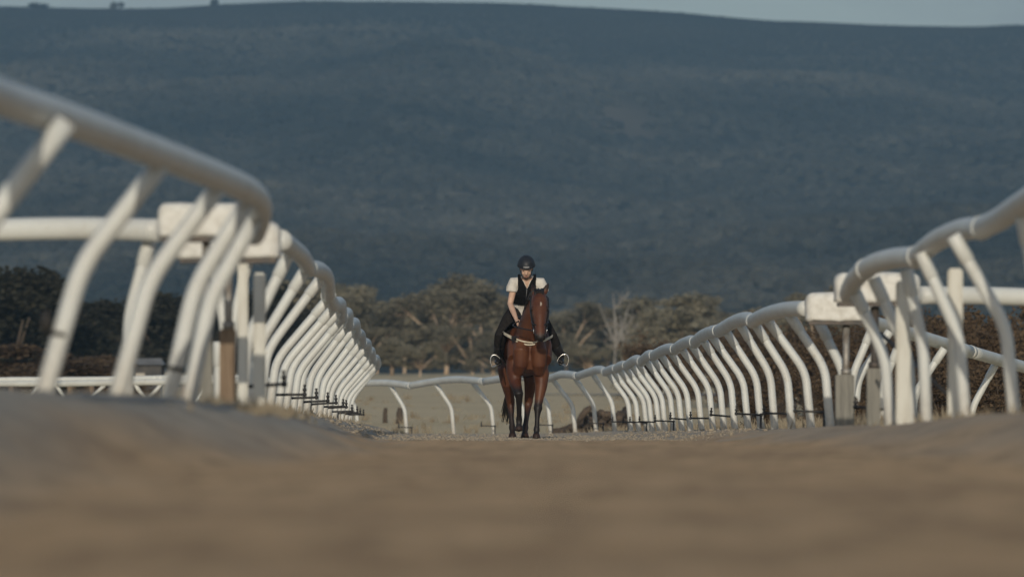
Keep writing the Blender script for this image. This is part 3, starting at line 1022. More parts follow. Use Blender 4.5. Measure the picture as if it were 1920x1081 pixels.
for x, y, d, w, k, lb in [
    (652, 552, 470, 5.2, 'gum', 'grey green tree rising just past the far end of the long left rail'),
    (706, 532, 455, 6.4, 'gum', 'broad domed tree over the far end of the long left rail'),
    (758, 538, 480, 5.4, 'gum', 'rounded tree between the broad dome and the tallest gum'),
    (905, 548, 450, 6.0, 'gum', 'wide tree with a hollow crown directly left of the rider'),
    (950, 566, 500, 5.0, 'round', 'low dull tree behind the rider'),
    (1062, 566, 460, 5.0, 'gum', 'soft rounded tree just right of the horse head'),
    (1108, 572, 480, 5.2, 'round', 'low tree left of the bleached dead tree'),
    (1205, 556, 450, 5.0, 'tall', 'slim tree right of the bleached dead tree'),
    (1245, 560, 430, 4.2, 'gum', 'tree under the left shoulder of the tall pair above the right rail'),
    (1278, 548, 425, 4.0, 'tall', 'left one of the tall pair of brownish crowns above the long right rail'),
    (1318, 552, 430, 4.0, 'tall', 'right one of the tall pair of brownish crowns above the long right rail'),
    (1370, 580, 420, 5.2, 'round', 'low brownish tree above the middle of the long right rail'),
    (1432, 576, 400, 5.0, 'round', 'low brownish tree above the near half of the long right rail'),
    (1492, 560, 380, 4.4, 'gum', 'dull tree left of the brown crown over the padded blocks'),
    (1540, 526, 330, 3.6, 'round', 'brown tree crown standing over the padded blocks on the right'),
    (600, 520, 420, 6.0, 'gum', 'dull tree showing above the bumpy near half of the long left rail'),
    (545, 512, 400, 5.5, 'round', 'dark tree behind the padded block of the long left rail'),
    (1020, 572, 520, 5.5, 'gum', 'pale tree top showing between the rider and the horse head'),
    (1140, 580, 500, 5.0, 'gum', 'pale gum behind the bleached dead tree'),
    (1178, 574, 470, 4.6, 'gum', 'pale gum directly right of the bleached dead tree'),
    (1345, 572, 470, 5.0, 'gum', 'pale gum behind the tall pair, on their right'),
    (1400, 580, 460, 5.0, 'gum', 'pale gum between the two low brownish trees'),
    (1100, 640, 400, 2.6, 'gum', 'small pale gum low behind the curve of the right rail'),
    (1215, 630, 400, 3.0, 'gum', 'small pale gum low above the far part of the right rail'),
    (680, 600, 420, 4.0, 'gum', 'lower pale gum in front of the broad domed tree'),
    (885, 610, 415, 3.6, 'gum', 'lower pale gum just right of the tallest forked gum'),
    (735, 632, 400, 2.2, 'tall', 'small pale tree low in the blue gap beside the far end of the left rail'),
    (788, 640, 390, 2.6, 'gum', 'small rounded tree low in the shade left of the forked gum'),
    (925, 632, 400, 3.0, 'round', 'low bush in the shade left of the rider leg')]:
    tree(x, y, d, w, k, lb)
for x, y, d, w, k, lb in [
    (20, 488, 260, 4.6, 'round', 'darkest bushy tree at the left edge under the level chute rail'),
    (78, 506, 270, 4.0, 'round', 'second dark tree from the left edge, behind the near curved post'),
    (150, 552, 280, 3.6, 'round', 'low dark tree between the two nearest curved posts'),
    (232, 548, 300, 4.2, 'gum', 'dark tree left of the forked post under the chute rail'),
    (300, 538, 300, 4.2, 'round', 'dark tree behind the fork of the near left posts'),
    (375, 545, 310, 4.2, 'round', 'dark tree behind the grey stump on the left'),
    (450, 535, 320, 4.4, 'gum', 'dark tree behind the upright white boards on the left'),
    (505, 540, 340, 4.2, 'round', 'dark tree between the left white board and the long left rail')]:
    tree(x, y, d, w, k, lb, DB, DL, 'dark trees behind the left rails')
# dry bushes under the left trees
for x, y, d, w, lb in [(120, 668, 190, 2.4, 'dry brown bush low between the first and second near left posts'), (190, 660, 200, 2.4, 'dry brown bush just left of the second near left post'),
                       (30, 640, 200, 3.0, 'dark dry bush low at the left edge')]:
    tree(x, y, d, w, 'round', lb, DB, M['leafbrown'], 'dry bushes behind the left bank')

# bleached dead tree
def dead_tree(x, y, d, label, seed):
    rnd = random.Random(seed)
    p = P(x, 0, d); z0 = gz(p.x, d, False); h = P(0, y, d).z - z0
    t = thing('dead_tree', label, 'tree', (p.x, d, z0))
    w = MB()
    o = Vector((p.x, d, z0))
    w.tube([(o - Vector((0, 0, .3)), .13), (o + Vector((.1, 0, h * .5)), .085), (o + Vector((-.1, 0, h * .98)), .03)], 8, up=Vector((0, 1, 0)))
    w.tube([(o + Vector((.05, 0, h * .28)), .085), (o + Vector((.6, 0, h * .55)), .06), (o + Vector((1.3, .2, h * .92)), .02)], 7)
    w.tube([(o + Vector((.05, 0, h * .35)), .075), (o + Vector((-.6, 0, h * .6)), .05), (o + Vector((-1.2, -.2, h * .85)), .02)], 7)
    w.build('trunk', M['deadwood'], t)
    for i in range(9):
        hh = h * rnd.uniform(.35, .85); a = rnd.uniform(0, 2 * pi); L = rnd.uniform(1.0, 2.2)
        s = o + Vector((0, 0, hh)); e = s + Vector((cos(a) * L, sin(a) * L * .6, L * rnd.uniform(.4, 1.1)))
        br = MB()
        br.tube([(s, .05), (s.lerp(e, .5) + Vector((0, 0, -.1)), .035), (e, .012)], 6)
        for k in range(3):
            m_ = s.lerp(e, rnd.uniform(.4, .9))
            br.tube([(m_, .024), (m_ + Vector((rnd.uniform(-.6, .6), rnd.uniform(-.4, .4), rnd.uniform(.2, .8))), .012)], 5)
        br.build('branch', M['deadwood'], t)
dead_tree(1152, 546, 440, 'bleached bare dead tree above the long right rail, right of the horse', 4)
dead_tree(1166, 590, 430, 'smaller bleached dead tree just below the tall bare one', 9)

# wood that fills in behind the row of trees
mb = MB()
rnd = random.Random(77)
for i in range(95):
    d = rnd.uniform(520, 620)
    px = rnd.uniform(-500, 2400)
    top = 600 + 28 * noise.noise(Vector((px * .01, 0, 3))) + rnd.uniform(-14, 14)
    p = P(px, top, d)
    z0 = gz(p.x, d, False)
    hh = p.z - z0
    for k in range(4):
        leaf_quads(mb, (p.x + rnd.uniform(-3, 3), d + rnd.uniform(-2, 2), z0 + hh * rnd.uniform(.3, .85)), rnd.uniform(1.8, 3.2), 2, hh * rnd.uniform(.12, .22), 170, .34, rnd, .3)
wd = mb.build('woodland', M['leafdarkshade'], None, smooth=False)
tag(wd, kind='stuff')

# dry brown scrub behind the right rails
def shrub_proto(seed):
    rnd = random.Random(seed)
    w, l = MB(), MB()
    for i in range(16):
        a = rnd.uniform(0, 2 * pi); q = rnd.uniform(.12, .5); h = rnd.uniform(.5, .98)
        e = Vector((cos(a) * q, sin(a) * q, h)); mid = Vector((e.x * .4, e.y * .4, h * .55))
        w.tube([(Vector((rnd.uniform(-.05, .05), rnd.uniform(-.05, .05), -.05)), .014), (mid, .009), (e, .003)], 5)
        for k in range(4):
            m_ = mid.lerp(e, rnd.random()); e2 = m_ + Vector((rnd.uniform(-.18, .18), rnd.uniform(-.18, .18), rnd.uniform(-.05, .2)))
            w.tube([(m_, .005), (e2, .002)], 4)
            leaf_quads(l, e2, .12, .12, .10, 60, .022, rnd, .1)
    for i in range(12):
        a = rnd.uniform(0, 2 * pi); q = rnd.uniform(.1, .45)
        leaf_quads(l, (cos(a) * q, sin(a) * q, rnd.uniform(.08, .45)), .13, .13, .10, 80, .019, rnd, .2)
    a, c = w.mesh('stems'), l.mesh('crown')
    a.materials.append(M['log']); c.materials.append(M['leafbrown'])
    return a, c
SP = [shrub_proto(i) for i in range(4)]
scr = [(1225, 640, 200, 3.4), (1290, 622, 215, 3.6), (1352, 612, 190, 3.4), (1410, 618, 200, 3.2), (1462, 606, 170, 3.0), (1520, 612, 150, 2.6), (1572, 606, 165, 2.8),
       (1630, 600, 130, 2.4), (1690, 590, 140, 2.6), (1748, 586, 120, 2.4), (1800, 590, 125, 2.4), (1852, 585, 112, 2.3), (1905, 592, 118, 2.4), (1965, 590, 110, 2.4), (2040, 590, 115, 2.4), (2120, 585, 115, 2.6),
       (1430, 690, 140, 1.6), (1560, 690, 120, 1.5), (1660, 680, 105, 1.5), (1770, 670, 98, 1.5), (1880, 660, 95, 1.6), (1960, 660, 93, 1.6)]
scr_l = ['reddish brown bush nearest the horse, above the far part of the right rail', 'wide brown bush above the far part of the right rail', 'brown bush above the middle of the right rail',
         'brown bush right of the middle of the right rail', 'brown bush above the last wide posts of the right rail', 'brown bush just left of the lower padded block', 'brown bush directly behind the lower padded block',
         'brown bush behind the right grey stump', 'brown bush behind the sharp white board', 'brown bush between the two white boards on the right', 'brown bush behind the blurred white board',
         'brown bush under the level chute rail at the right', 'brown bush at the right edge under the level chute rail', 'brown bush on the right edge of the picture', 'brown bush beyond the right edge', 'outermost brown bush beyond the right edge',
         'low dry bush at the foot of the right rail', 'low dry bush behind the left grey stump on the right', 'low dry bush at the foot of the sharp white board', 'low dry bush behind the blurred white board',
         'low dark bush under the slanting chute rail at the right edge', 'low dry bush outermost on the right']
for i, ((x, y, d, w), lb) in enumerate(zip(scr, scr_l)):
    p = P(x, 0, d)
    if x > 1930: continue
    z0 = gz(p.x, d, False)
    t = thing('dry_bush', lb, 'bush', (p.x, d, z0), 'dry bushes behind the right rails')
    t.rotation_euler = (0, 0, i * 1.7)
    t.scale = (w, w, P(0, y, d).z - z0)
    for nm, me in zip(('stems', 'crown'), SP[i % 4]):
        o = bpy.data.objects.new(nm, me); COL.objects.link(o); o.parent = t

# weeds and dry tufts along the rails and on the field
def tufts():
    rnd = random.Random(3)
    mb = MB()
    spots = []
    for i in range(900):
        d = rnd.uniform(45, 122)
        xr = lerp_t(RF, d)[0]
        spots.append((xr + rnd.uniform(.15, 2.2), d, rnd.uniform(.05, .17)))
    for i in range(600):
        d = rnd.uniform(40, 116)
        xl = lerp_t(LF, d)[0]
        spots.append((xl - rnd.uniform(-.15, 1.6), d, rnd.uniform(.04, .14)))
    for i in range(120):
        d = rnd.uniform(24, 44)
        spots.append((lerp_t(RF, d)[0] + rnd.uniform(-.1, 1.4), d, rnd.uniform(.03, .10)))
    for i in range(150):
        d = rnd.uniform(27, 44)
        spots.append((lerp_t(LF, d)[0] + rnd.uniform(-.7, .5), d, rnd.uniform(.02, .07)))
    for i in range(420):
        d = rnd.uniform(126, 230)
        spots.append(((rnd.uniform(-1, 1)) * d * .10, d, rnd.uniform(.06, .26)))
    for x, d, h in spots:
        z = gz(x, d, False)
        for k in range(14):
            a = rnd.uniform(0, 2 * pi); l = rnd.uniform(.2, .9) * h; s = rnd.uniform(.004, .009) * (1 + d / 120)
            bx, by = x + rnd.gauss(0, .10), d + rnd.gauss(0, .10)
            n = len(mb.v)
            mb.v += [Vector((bx - s, by, z - .02)), Vector((bx + s, by, z - .02)), Vector((bx + cos(a) * l, by + sin(a) * l, z + h * rnd.uniform(.5, 1.2)))]
            mb.f.append((n, n + 1, n + 2))
    tag(mb.build('dry_grass', M['leafdry'], None, smooth=False), kind='stuff')
tufts()

# crumbled sand on the track
def clods():
    rnd = random.Random(8)
    mb = MB()
    for i in range(5200):
        d = rnd.uniform(58, 118) if i < 2200 else rnd.uniform(60, 92)
        xl = lerp_t(LF, d)[0]; xr = lerp_t(RF, d)[0]
        x = rnd.uniform(xl - .3, xr + .4)
        r = rnd.uniform(.006, .018) * (1.6 if rnd.random() < .1 else 1)
        z = gz(x, d)
        mb.ell((x, d, z + r * .2), r * rnd.uniform(.8, 1.6), r * rnd.uniform(.8, 1.6), r * rnd.uniform(.5, .9), 6, 4, Matrix.Rotation(rnd.uniform(0, 3), 3, 'Z'))
    tag(mb.build('sand_clods', M['clod'], None), kind='stuff')
clods()

# heap of logs and rubble behind the right rail
rnd = random.Random(21)
def log(x, y, d, L, r, ang, tilt, label, group=None):
    p = P(x, y, d)
    p.z = gz(p.x, d, False) + (811 - y) / F * d
    di = Vector((cos(ang) * cos(tilt), sin(ang) * cos(tilt), sin(tilt)))
    mb = MB()
    pts = []
    for k in range(6):
        t = k / 5 - .5
        pts.append((p + di * (t * L) + Vector((0, 0, .03 * sin(k * 2 + x))), r * (1 + .18 * sin(k * 1.9 + x)) * (1.05 - .25 * k / 5)))
    mb.tube(pts, 9)
    tag(mb.build('log', M['log']), label, 'log', group)
log(1088, 783, 136, .80, .085, .1, .85, 'grey log sticking up at a slant from the left end of the log heap')
HB = [(1072, 806, 1.0, .10, .2, .03), (1096, 803, .9, .11, 2.6, .1), (1118, 806, 1.2, .12, .5, .02), (1140, 804, 1.0, .13, 2.2, .08), (1160, 806, 1.1, .11, .1, .05),
      (1106, 790, .8, .10, .9, .18), (1128, 786, 1.0, .11, 2.9, .12), (1150, 782, .9, .12, .4, .2), (1168, 774, .7, .10, 1.2, .3), (1180, 800, .8, .11, .3, .1)]
HBL = ['lowest log at the left end of the heap', 'log under the slanting grey log', 'long log along the bottom of the heap', 'thick log at the bottom middle of the heap', 'log at the bottom right of the heap',
       'log in the second layer of the heap, left', 'log in the second layer of the heap, middle', 'log in the second layer of the heap, right', 'topmost log of the heap', 'rightmost log of the heap by the white posts']
for (x, y, L, r, a, tl), lb in zip(HB, HBL):
    log(x, y, 138 + rnd.uniform(-.5, .5), L, r, a, tl, lb, 'logs heaped behind the right rail')
mb = MB()
for i in range(260):
    x = rnd.uniform(1055, 1195)
    y = 812 - (40 if x > 1095 else 20) * rnd.random() ** 1.3 * sin(pi * (x - 1045) / 165)
    p = P(x, y, 137 + rnd.uniform(-.6, .8))
    r = rnd.uniform(.04, .13)
    p.z = gz(p.x, p.y, False) + (812 - y) / F * 137
    mb.ell(p, r, r * .9, r * .7, 7, 5, Matrix.Rotation(rnd.uniform(0, 3), 3, 'X'))
tag(mb.build('rubble', M['rock']), kind='stuff')
# weedy dry plant by the right rail
for (x, y, d, w, h, lb) in [(1418, 806, 72, .55, .42, 'dry twiggy weed at the foot of the right rail among the sprinklers'), (1592, 806, 58, .5, .35, 'dry twiggy weed behind the left grey stump')]:
    p = P(x, y, d)
    t = thing('dry_weed', lb, 'weed', p)
    t.scale = (w, w, h)
    for nm, me in zip(('stems', 'crown'), SP[1]):
        o = bpy.data.objects.new(nm, me); COL.objects.link(o); o.parent = t

# things far off in the field
def short_stump(x, y0, y1, w, d, label):
    b_ = P(x, y1, d); h = P(x, y0, d).z - b_.z; r = w / F * d / 2
    mb = MB()
    mb.tube([(b_ - Vector((0, 0, .2)), r * 1.15), (b_ + Vector((0, 0, h * .5)), r), (b_ + Vector((r * .3, 0, h)), r * .8)], 8, up=Vector((0, 1, 0)))
    tag(mb.build('tree_stump', M['darkbark']), label, 'stump')
short_stump(722, 764, 783, 8, 160, 'small brown stump alone in the dry field near the end of the left rail')
short_stump(749, 764, 785, 12, 158, 'dark stump in the dry field behind the first leaning post of the far rail')
# fence posts of a paddock at the left
for x, y0, y1, lb in [(21, 722, 760, 'brown timber post under the far rails at the left edge'), (131, 722, 760, 'brown timber post under the far rails, second from the left edge'),
                      (172, 722, 762, 'brown timber post under the far rails, just left of the second near post'), (346, 722, 765, 'brown timber post under the far rails behind the fourth near post')]:
    b_ = P(x, 812, 150)
    mb = MB()
    mb.tube([(b_ - Vector((0, 0, .3)), .075), (Vector((b_.x, 150, P(0, y0, 150).z)), .07)], 8, up=Vector((0, 1, 0)))
    tag(mb.build('timber_post', M['timber']), lb, 'post', 'timber posts under the far left rails')
# small dark shed under the left trees
d = 210
a = P(246, 745, d); c = P(304, 684, d)
t = thing('shed', 'small dark shed with a pale roof under the dark trees at the left', 'shed', ((a.x + c.x) / 2, d, a.z - .4))
mb = MB(); mb.box(((a.x + c.x) / 2, d, (a.z + c.z) / 2 - .2), c.x - a.x, 1.2, c.z - a.z + .4); mb.build('wall', M['shedwall'], t, smooth=False)
mb = MB()
w = (c.x - a.x) / 2 + .1; cx = (a.x + c.x) / 2; zt = P(0, 671, d).z
mb.add([Vector((cx - w, d - .75, c.z)), Vector((cx + w, d - .75, c.z)), Vector((cx + w, d + .75, c.z + .02)), Vector((cx - w, d + .75, c.z + .02)), Vector((cx - w * .8, d, zt)), Vector((cx + w * .8, d, zt))],
       [(0, 1, 5, 4), (2, 3, 4, 5), (0, 4, 3), (1, 2, 5), (0, 3, 2, 1)])
mb.build('roof', M['shedroof'], t, smooth=False)
mb = MB(); mb.box((cx - .2, d - .62, (a.z + c.z) / 2 + .15), .35, .04, .3); mb.build('window', M['steel'], t, smooth=False)
#EOF_PART3
# ------------------------------------------------------------------ horse
# local axes: x to the picture's right, y away from the camera (the horse faces -y), z up from the hooves
m, nt, b = newmat('bay_coat')
tc = nt.nodes.new('ShaderNodeTexCoord')
at = nt.nodes.new('ShaderNodeAttribute'); at.attribute_name = 'points'
coat, fc = mix_noise(nt, (0.062, 0.019, 0.009), (0.122, 0.048, 0.022), 3.2, detail=5, lo=0.35, hi=0.68)
mx = nt.nodes.new('ShaderNodeMix'); mx.data_type = 'RGBA'
nt.links.new(at.outputs['Fac'], mx.inputs['Factor'])
nt.links.new(coat, mx.inputs['A'])
mx.inputs['B'].default_value = (0.013, 0.010, 0.009, 1)
at2 = nt.nodes.new('ShaderNodeAttribute'); at2.attribute_name = 'star'
mx2 = nt.nodes.new('ShaderNodeMix'); mx2.data_type = 'RGBA'
nt.links.new(at2.outputs['Fac'], mx2.inputs['Factor'])
nt.links.new(mx.outputs['Result'], mx2.inputs['A'])
mx2.inputs['B'].default_value = (0.42, 0.36, 0.29, 1)
nt.links.new(mx2.outputs['Result'], b.inputs['Base Color'])
b.inputs['Roughness'].default_value = 0.52
b.inputs['Specular IOR Level'].default_value = 0.33
hb = nt.nodes.new('ShaderNodeTexNoise'); hb.inputs['Scale'].default_value = 60; hb.inputs['Detail'].default_value = 4
nt.links.new(tc.outputs['Object'], hb.inputs['Vector'])
bump(nt, b, hb.outputs['Fac'], 0.12, 0.004)
M['coat'] = m
M['mane'] = simple('black_hair', (0.010, 0.009, 0.008), (0.026, 0.02, 0.016), 40, rough=0.55)
M['leather'] = simple('black_leather', (0.012, 0.012, 0.014), (0.028, 0.026, 0.026), 30, rough=0.45)
M['cloth_black'] = simple('black_cloth', (0.007, 0.007, 0.008), (0.014, 0.014, 0.015), 25, rough=0.95, spec=.08, bmp=.5, bd=.01)
M['breeches'] = simple('dark_breeches', (0.016, 0.0145, 0.014), (0.028, 0.025, 0.023), 20, rough=0.95, spec=.08, bmp=.5, bd=.015)
M['shirt'] = simple('white_shirt', (0.66, 0.63, 0.57), (0.54, 0.51, 0.46), 9, rough=0.9, spec=.1, bmp=.9, bd=.03, detail=5)
M['skin'] = simple('skin', (0.58, 0.39, 0.29), (0.50, 0.32, 0.23), 14, rough=0.55)
M['helmet'] = simple('helmet_shell', (0.014, 0.017, 0.022), (0.024, 0.027, 0.033), 30, rough=0.5)
M['metal'] = simple('stirrup_steel', (0.72, 0.71, 0.69), (0.55, 0.54, 0.52), 10, rough=0.22, metal=0.9)
M['webbing'] = simple('pale_webbing', (0.60, 0.54, 0.42), (0.46, 0.40, 0.30), 20, rough=0.85)
M['greycloth'] = simple('grey_band', (0.16, 0.16, 0.16), (0.22, 0.22, 0.22), 20, rough=0.5)
M['lip'] = simple('lip', (0.34, 0.15, 0.12), (0.28, 0.12, 0.10), 20, rough=0.5)
M['eye'] = simple('dark_eye', (0.008, 0.006, 0.005), (0.012, 0.01, 0.008), 5, rough=0.08, spec=0.6)

HP = P(985, 821, FOCUS)
HP.z = gz(HP.x, FOCUS, True) + .004
V = Vector
def W(x, y, z):
    return V((x, y, z))

hm_ = MB()
Xu = V((0, 0, 1))
# trunk: (point, half width, half height); the quarters stand a little to the picture's left
hm_.tube([(W(.06, -.80, 1.16), .10, .12), (W(.06, -.745, 1.16), .200, .235), (W(.058, -.62, 1.165), .262, .30), (W(.045, -.42, 1.20), .280, .355), (W(.015, -.15, 1.205), .288, .365),
          (W(-.02, .2, 1.19), .30, .35), (W(-.06, .55, 1.225), .29, .315), (W(-.085, .82, 1.275), .285, .285), (W(-.095, 1.02, 1.25), .215, .235), (W(-.10, 1.13, 1.22), .10, .13)], 22)
hm_.tube([(W(.015, -.15, 1.46), .10, .10), (W(.035, -.38, 1.50), .12, .10), (W(.045, -.55, 1.46), .11, .12)], 14)      # withers
# breast muscles
for s in (-1, 1):
    hm_.tube([(W(s * .10 + .06, -.66, 1.34), .08), (W(s * .120 + .06, -.80, 1.17), .108), (W(s * .125 + .06, -.765, 1.00), .097), (W(s * .14 + .04, -.66, .88), .07)], 14, up=V((0, 1, 0)))
    hm_.tube([(W(s * .19 + .05, -.30, 1.40), .07, .12), (W(s * .222 + .055, -.52, 1.22), .082, .14), (W(s * .215 + .055, -.66, 1.05), .082, .12)], 14)                                             # shoulder
    hm_.tube([(W(s * .20 + .045, -.52, 1.10), .085, .15), (W(s * .185 + .03, -.50, .92), .085, .13)], 14, up=V((0, 1, 0)))
# neck, bending to the picture's right
hm_.tube([(W(.045, -.40, 1.27), .19, .28), (W(.055, -.62, 1.42), .170, .25), (W(.075, -.82, 1.58), .133, .205), (W(.11, -.98, 1.73), .105, .165), (W(.155, -1.08, 1.83), .09, .13), (W(.175, -1.12, 1.87), .085, .105)], 18)
# head
hm_.tube([(W(.175, -1.04, 1.90), .06, .06), (W(.180, -1.11, 1.885), .098, .10), (W(.184, -1.18, 1.815), .113, .125), (W(.187, -1.255, 1.70), .112, .13), (W(.190, -1.33, 1.58), .088, .115),
          (W(.193, -1.40, 1.46), .073, .09), (W(.196, -1.445, 1.375), .078, .078), (W(.198, -1.475, 1.325), .07, .06), (W(.198, -1.49, 1.30), .04, .035)], 18, up=V((0, -1, .4)))
hm_.ell((.188, -1.16, 1.66), .085, .12, .13, 12, 9)                                                                          # jaw
for s in (-1, 1):
    hm_.ell((.187 + s * .098, -1.285, 1.725), .026, .04, .034, 10, 7)                                                        # brow
    hm_.ell((.197 + s * .052, -1.49, 1.375), .026, .024, .032, 10, 7)                                                       # nostril rim
    # ears
    b0 = W(.182 + s * .062, -1.075, 1.945)
    tip = W(.31, -1.05, 2.075) if s > 0 else W(.085, -1.0, 2.07)
    hm_.tube([(b0 - V((s * .01, 0, .05)), .036, .03), (b0.lerp(tip, .3), .042, .026), (b0.lerp(tip, .7), .028, .018), (tip, .006)], 10, up=V((0, 1, 0)))
def hleg(pts):
    hm_.tube([(W(*p[:3]), p[3] * (1.10 if p[2] > .4 else 1.0), p[4] * 1.05) for p in pts], 14, up=V((0, 1, 0)))
# picture-right fore, carrying weight, nearest the camera
hleg([(.17, -.55, 1.05, .10, .13), (.215, -.56, .86, .098, .12), (.21, -.60, .70, .076, .09), (.185, -.64, .54, .056, .066), (.172, -.665, .46, .050, .052), (.168, -.68, .405, .056, .058), (.163, -.69, .35, .044, .046),
      (.158, -.70, .27, .033, .040), (.154, -.71, .17, .034, .042), (.150, -.715, .125, .045, .050), (.147, -.735, .075, .036, .040), (.145, -.75, .048, .050, .055), (.145, -.757, .0, .060, .066)])
# picture-left fore, flexed at the knee, hoof just off the sand
hleg([(-.15, -.55, 1.05, .10, .13), (-.155, -.58, .88, .095, .115), (-.135, -.66, .74, .075, .085), (-.105, -.76, .645, .060, .064), (-.09, -.80, .60, .058, .060), (-.085, -.77, .535, .044, .046), (-.085, -.70, .43, .034, .039),
      (-.085, -.625, .31, .034, .040), (-.085, -.595, .255, .045, .048), (-.086, -.605, .195, .037, .038), (-.087, -.62, .155, .050, .045), (-.088, -.635, .105, .060, .05)])
# hind legs
hleg([(-.22, .78, 1.12, .13, .21), (-.255, .70, .92, .115, .18), (-.245, .72, .76, .084, .12), (-.215, .86, .60, .062, .080), (-.20, .93, .50, .055, .070), (-.195, .91, .42, .045, .052), (-.19, .86, .30, .037, .044),
      (-.18, .83, .20, .037, .044), (-.178, .82, .15, .048, .052), (-.175, .78, .09, .037, .042), (-.174, .765, .05, .052, .056), (-.174, .755, .0, .060, .066)])
hleg([(.04, .80, 1.12, .13, .21), (.075, .68, .92, .11, .17), (.075, .62, .76, .082, .115), (.055, .66, .60, .060, .076), (.045, .70, .50, .054, .068), (.035, .67, .42, .044, .050), (.02, .58, .30, .036, .043),
      (.005, .52, .20, .036, .043), (0, .50, .15, .047, .05), (-.005, .455, .09, .037, .042), (-.005, .44, .05, .052, .056), (-.005, .43, .012, .06, .066)])
hme = fuse(hm_, 'horse', .0115, 3)
pa = hme.attributes.new('points', 'FLOAT', 'POINT'); sa = hme.attributes.new('star', 'FLOAT', 'POINT')
pv, sv = [], []
for v in hme.vertices:
    c = v.co
    n = .04 * noise.noise(c * 9)
    if c.z < .75 and c.y < 0:
        top = .50 if c.x > 0 else .70
        f = 1 - sstep(top - .07, top + .05, c.z + n)
    elif c.z < .75:
        f = (1 - sstep(.30, .52, c.z + n)) * .92
    else:
        f = 0
    if c.y < -1.0:
        f = max(f, 1 - sstep(1.36, 1.46, c.z + n))                                  # dark muzzle
        f = max(f, sstep(1.97, 2.01, c.z) * .9)                                     # ear tips
        for s in (-1, 1):
            q = (c - V((.187 + s * .098, -1.285, 1.72))).length
            f = max(f, .75 * (1 - sstep(.03, .065, q)))
    # hooves, a little browner than the black legs
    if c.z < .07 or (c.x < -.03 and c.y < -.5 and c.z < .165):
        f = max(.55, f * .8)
    pv.append(f)
    q = math.hypot((c.x - .205) / .010, (c.z - 1.79) / .032) if c.y < -1.15 else 9
    sv.append(1 - sstep(.6, 1.1, q + n * 4))
pa.data.foreach_set('value', pv); sa.data.foreach_set('value', sv)
hme.materials.append(M['coat'])
horse = bpy.data.objects.new('horse', hme); COL.objects.link(horse); horse.location = HP
tag(horse, 'bay racehorse with black lower legs walking straight towards the camera', 'horse')

def part(mb, name, mat, parent, smooth=True):
    me = mb.mesh(name); me.materials.append(mat)
    if smooth: me.polygons.foreach_set('use_smooth', [True] * len(me.polygons))
    o = bpy.data.objects.new(name, me); COL.objects.link(o); o.parent = parent
    return o
def part_me(me, name, mat, parent):
    me.materials.append(mat)
    o = bpy.data.objects.new(name, me); COL.objects.link(o); o.parent = parent
    return o
for s in (-1, 1):
    q = MB(); q.ell((.187 + s * .109, -1.302, 1.715), .014, .022, .019, 10, 8); part(q, 'eye', M['eye'], horse)
    q = MB(); q.ell((.197 + s * .053, -1.510, 1.372), .013, .010, .019, 8, 6); part(q, 'nostril', M['eye'], horse)
# mane and forelock in strands
rnd = random.Random(31)
q = MB()
crest = [W(.05, -.52, 1.64), W(.07, -.74, 1.765), W(.10, -.93, 1.87), W(.14, -1.04, 1.945), W(.17, -1.07, 1.98)]
cp = catmull(crest, 14)
for p in cp:
    for k in range(3):
        o = p + V((rnd.uniform(-.02, .02), rnd.uniform(-.02, .02), .0))
        L = rnd.uniform(.10, .22); sx = -1 if rnd.random() < .75 else 1
        q.tube([(o, .012), (o + V((sx * .05, rnd.uniform(-.01, .03), .012)), .011), (o + V((sx * (.09 + .03 * rnd.random()), .01, -L)), .004)], 5)
part(q, 'mane', M['mane'], horse)
q = MB()
for k in range(46):
    o = W(.182 + rnd.uniform(-.06, .06), -1.085, 1.985 + rnd.uniform(-.015, .01))
    e = W(.186 + rnd.uniform(-.075, .06), -1.245, 1.84 - rnd.uniform(-.02, .07))
    q.tube([(o, .014), (o.lerp(e, .45) + V((0, -.035, .03)), .014), (e, .003)], 5)
part(q, 'forelock', M['mane'], horse)
q = MB()
for k in range(40):
    o = W(-.10 + rnd.uniform(-.03, .03), 1.13, 1.36)
    e = W(-.26 + rnd.uniform(-.07, .04), 1.36 + rnd.uniform(-.06, .06), .24 + rnd.uniform(-.05, .2))
    q.tube([(o, .012), (W(-.12, 1.27, 1.22) + V((rnd.uniform(-.03, .03), rnd.uniform(-.03, .03), 0)), .012), (o.lerp(e, .65) + V((.01, .06, 0)), .012), (e, .004)], 5)
part(q, 'tail', M['mane'], horse)

# bridle
def strap(pts, r, flat=1.0, per=5, seg=8, up=V((0, 0, 1))):
    q = MB()
    q.tube([(p, r * flat, r) for p in catmull([W(*p) for p in pts], per)], seg, up=up)
    return q
br = MB()
def ring(cy, cz, rx, ry, tilt, r, cx=.19, n=20):
    pts = []
    for i in range(n + 1):
        a = 2 * pi * i / n
        u = V((cos(a) * rx, sin(a) * ry * cos(tilt), sin(a) * ry * sin(tilt)))
        pts.append((V((cx, cy, cz)) + u, r, r * .6))
    return pts
br.tube(ring(-1.335, 1.55, .098, .122, .42, .020), 8)                                   # noseband
br.tube(ring(-1.115, 1.865, .116, .122, .50, .017, cx=.181), 8)                          # browband and poll strap
for s in (-1, 1):
    br.tube([(p, .014) for p in catmull([W(.185 + s * .112, -1.11, 1.86), W(.187 + s * .118, -1.20, 1.70), W(.19 + s * .100, -1.30, 1.56), W(.193 + s * .083, -1.385, 1.445)], 5)], 7)
    br.tube([(p, .009) for p in catmull([W(.185 + s * .108, -1.08, 1.85), W(.187 + s * .095, -1.08, 1.68), W(.188 + s * .04, -1.07, 1.57), W(.188, -1.06, 1.55)], 5)], 7)
bridle = part(br, 'bridle', M['leather'], horse)
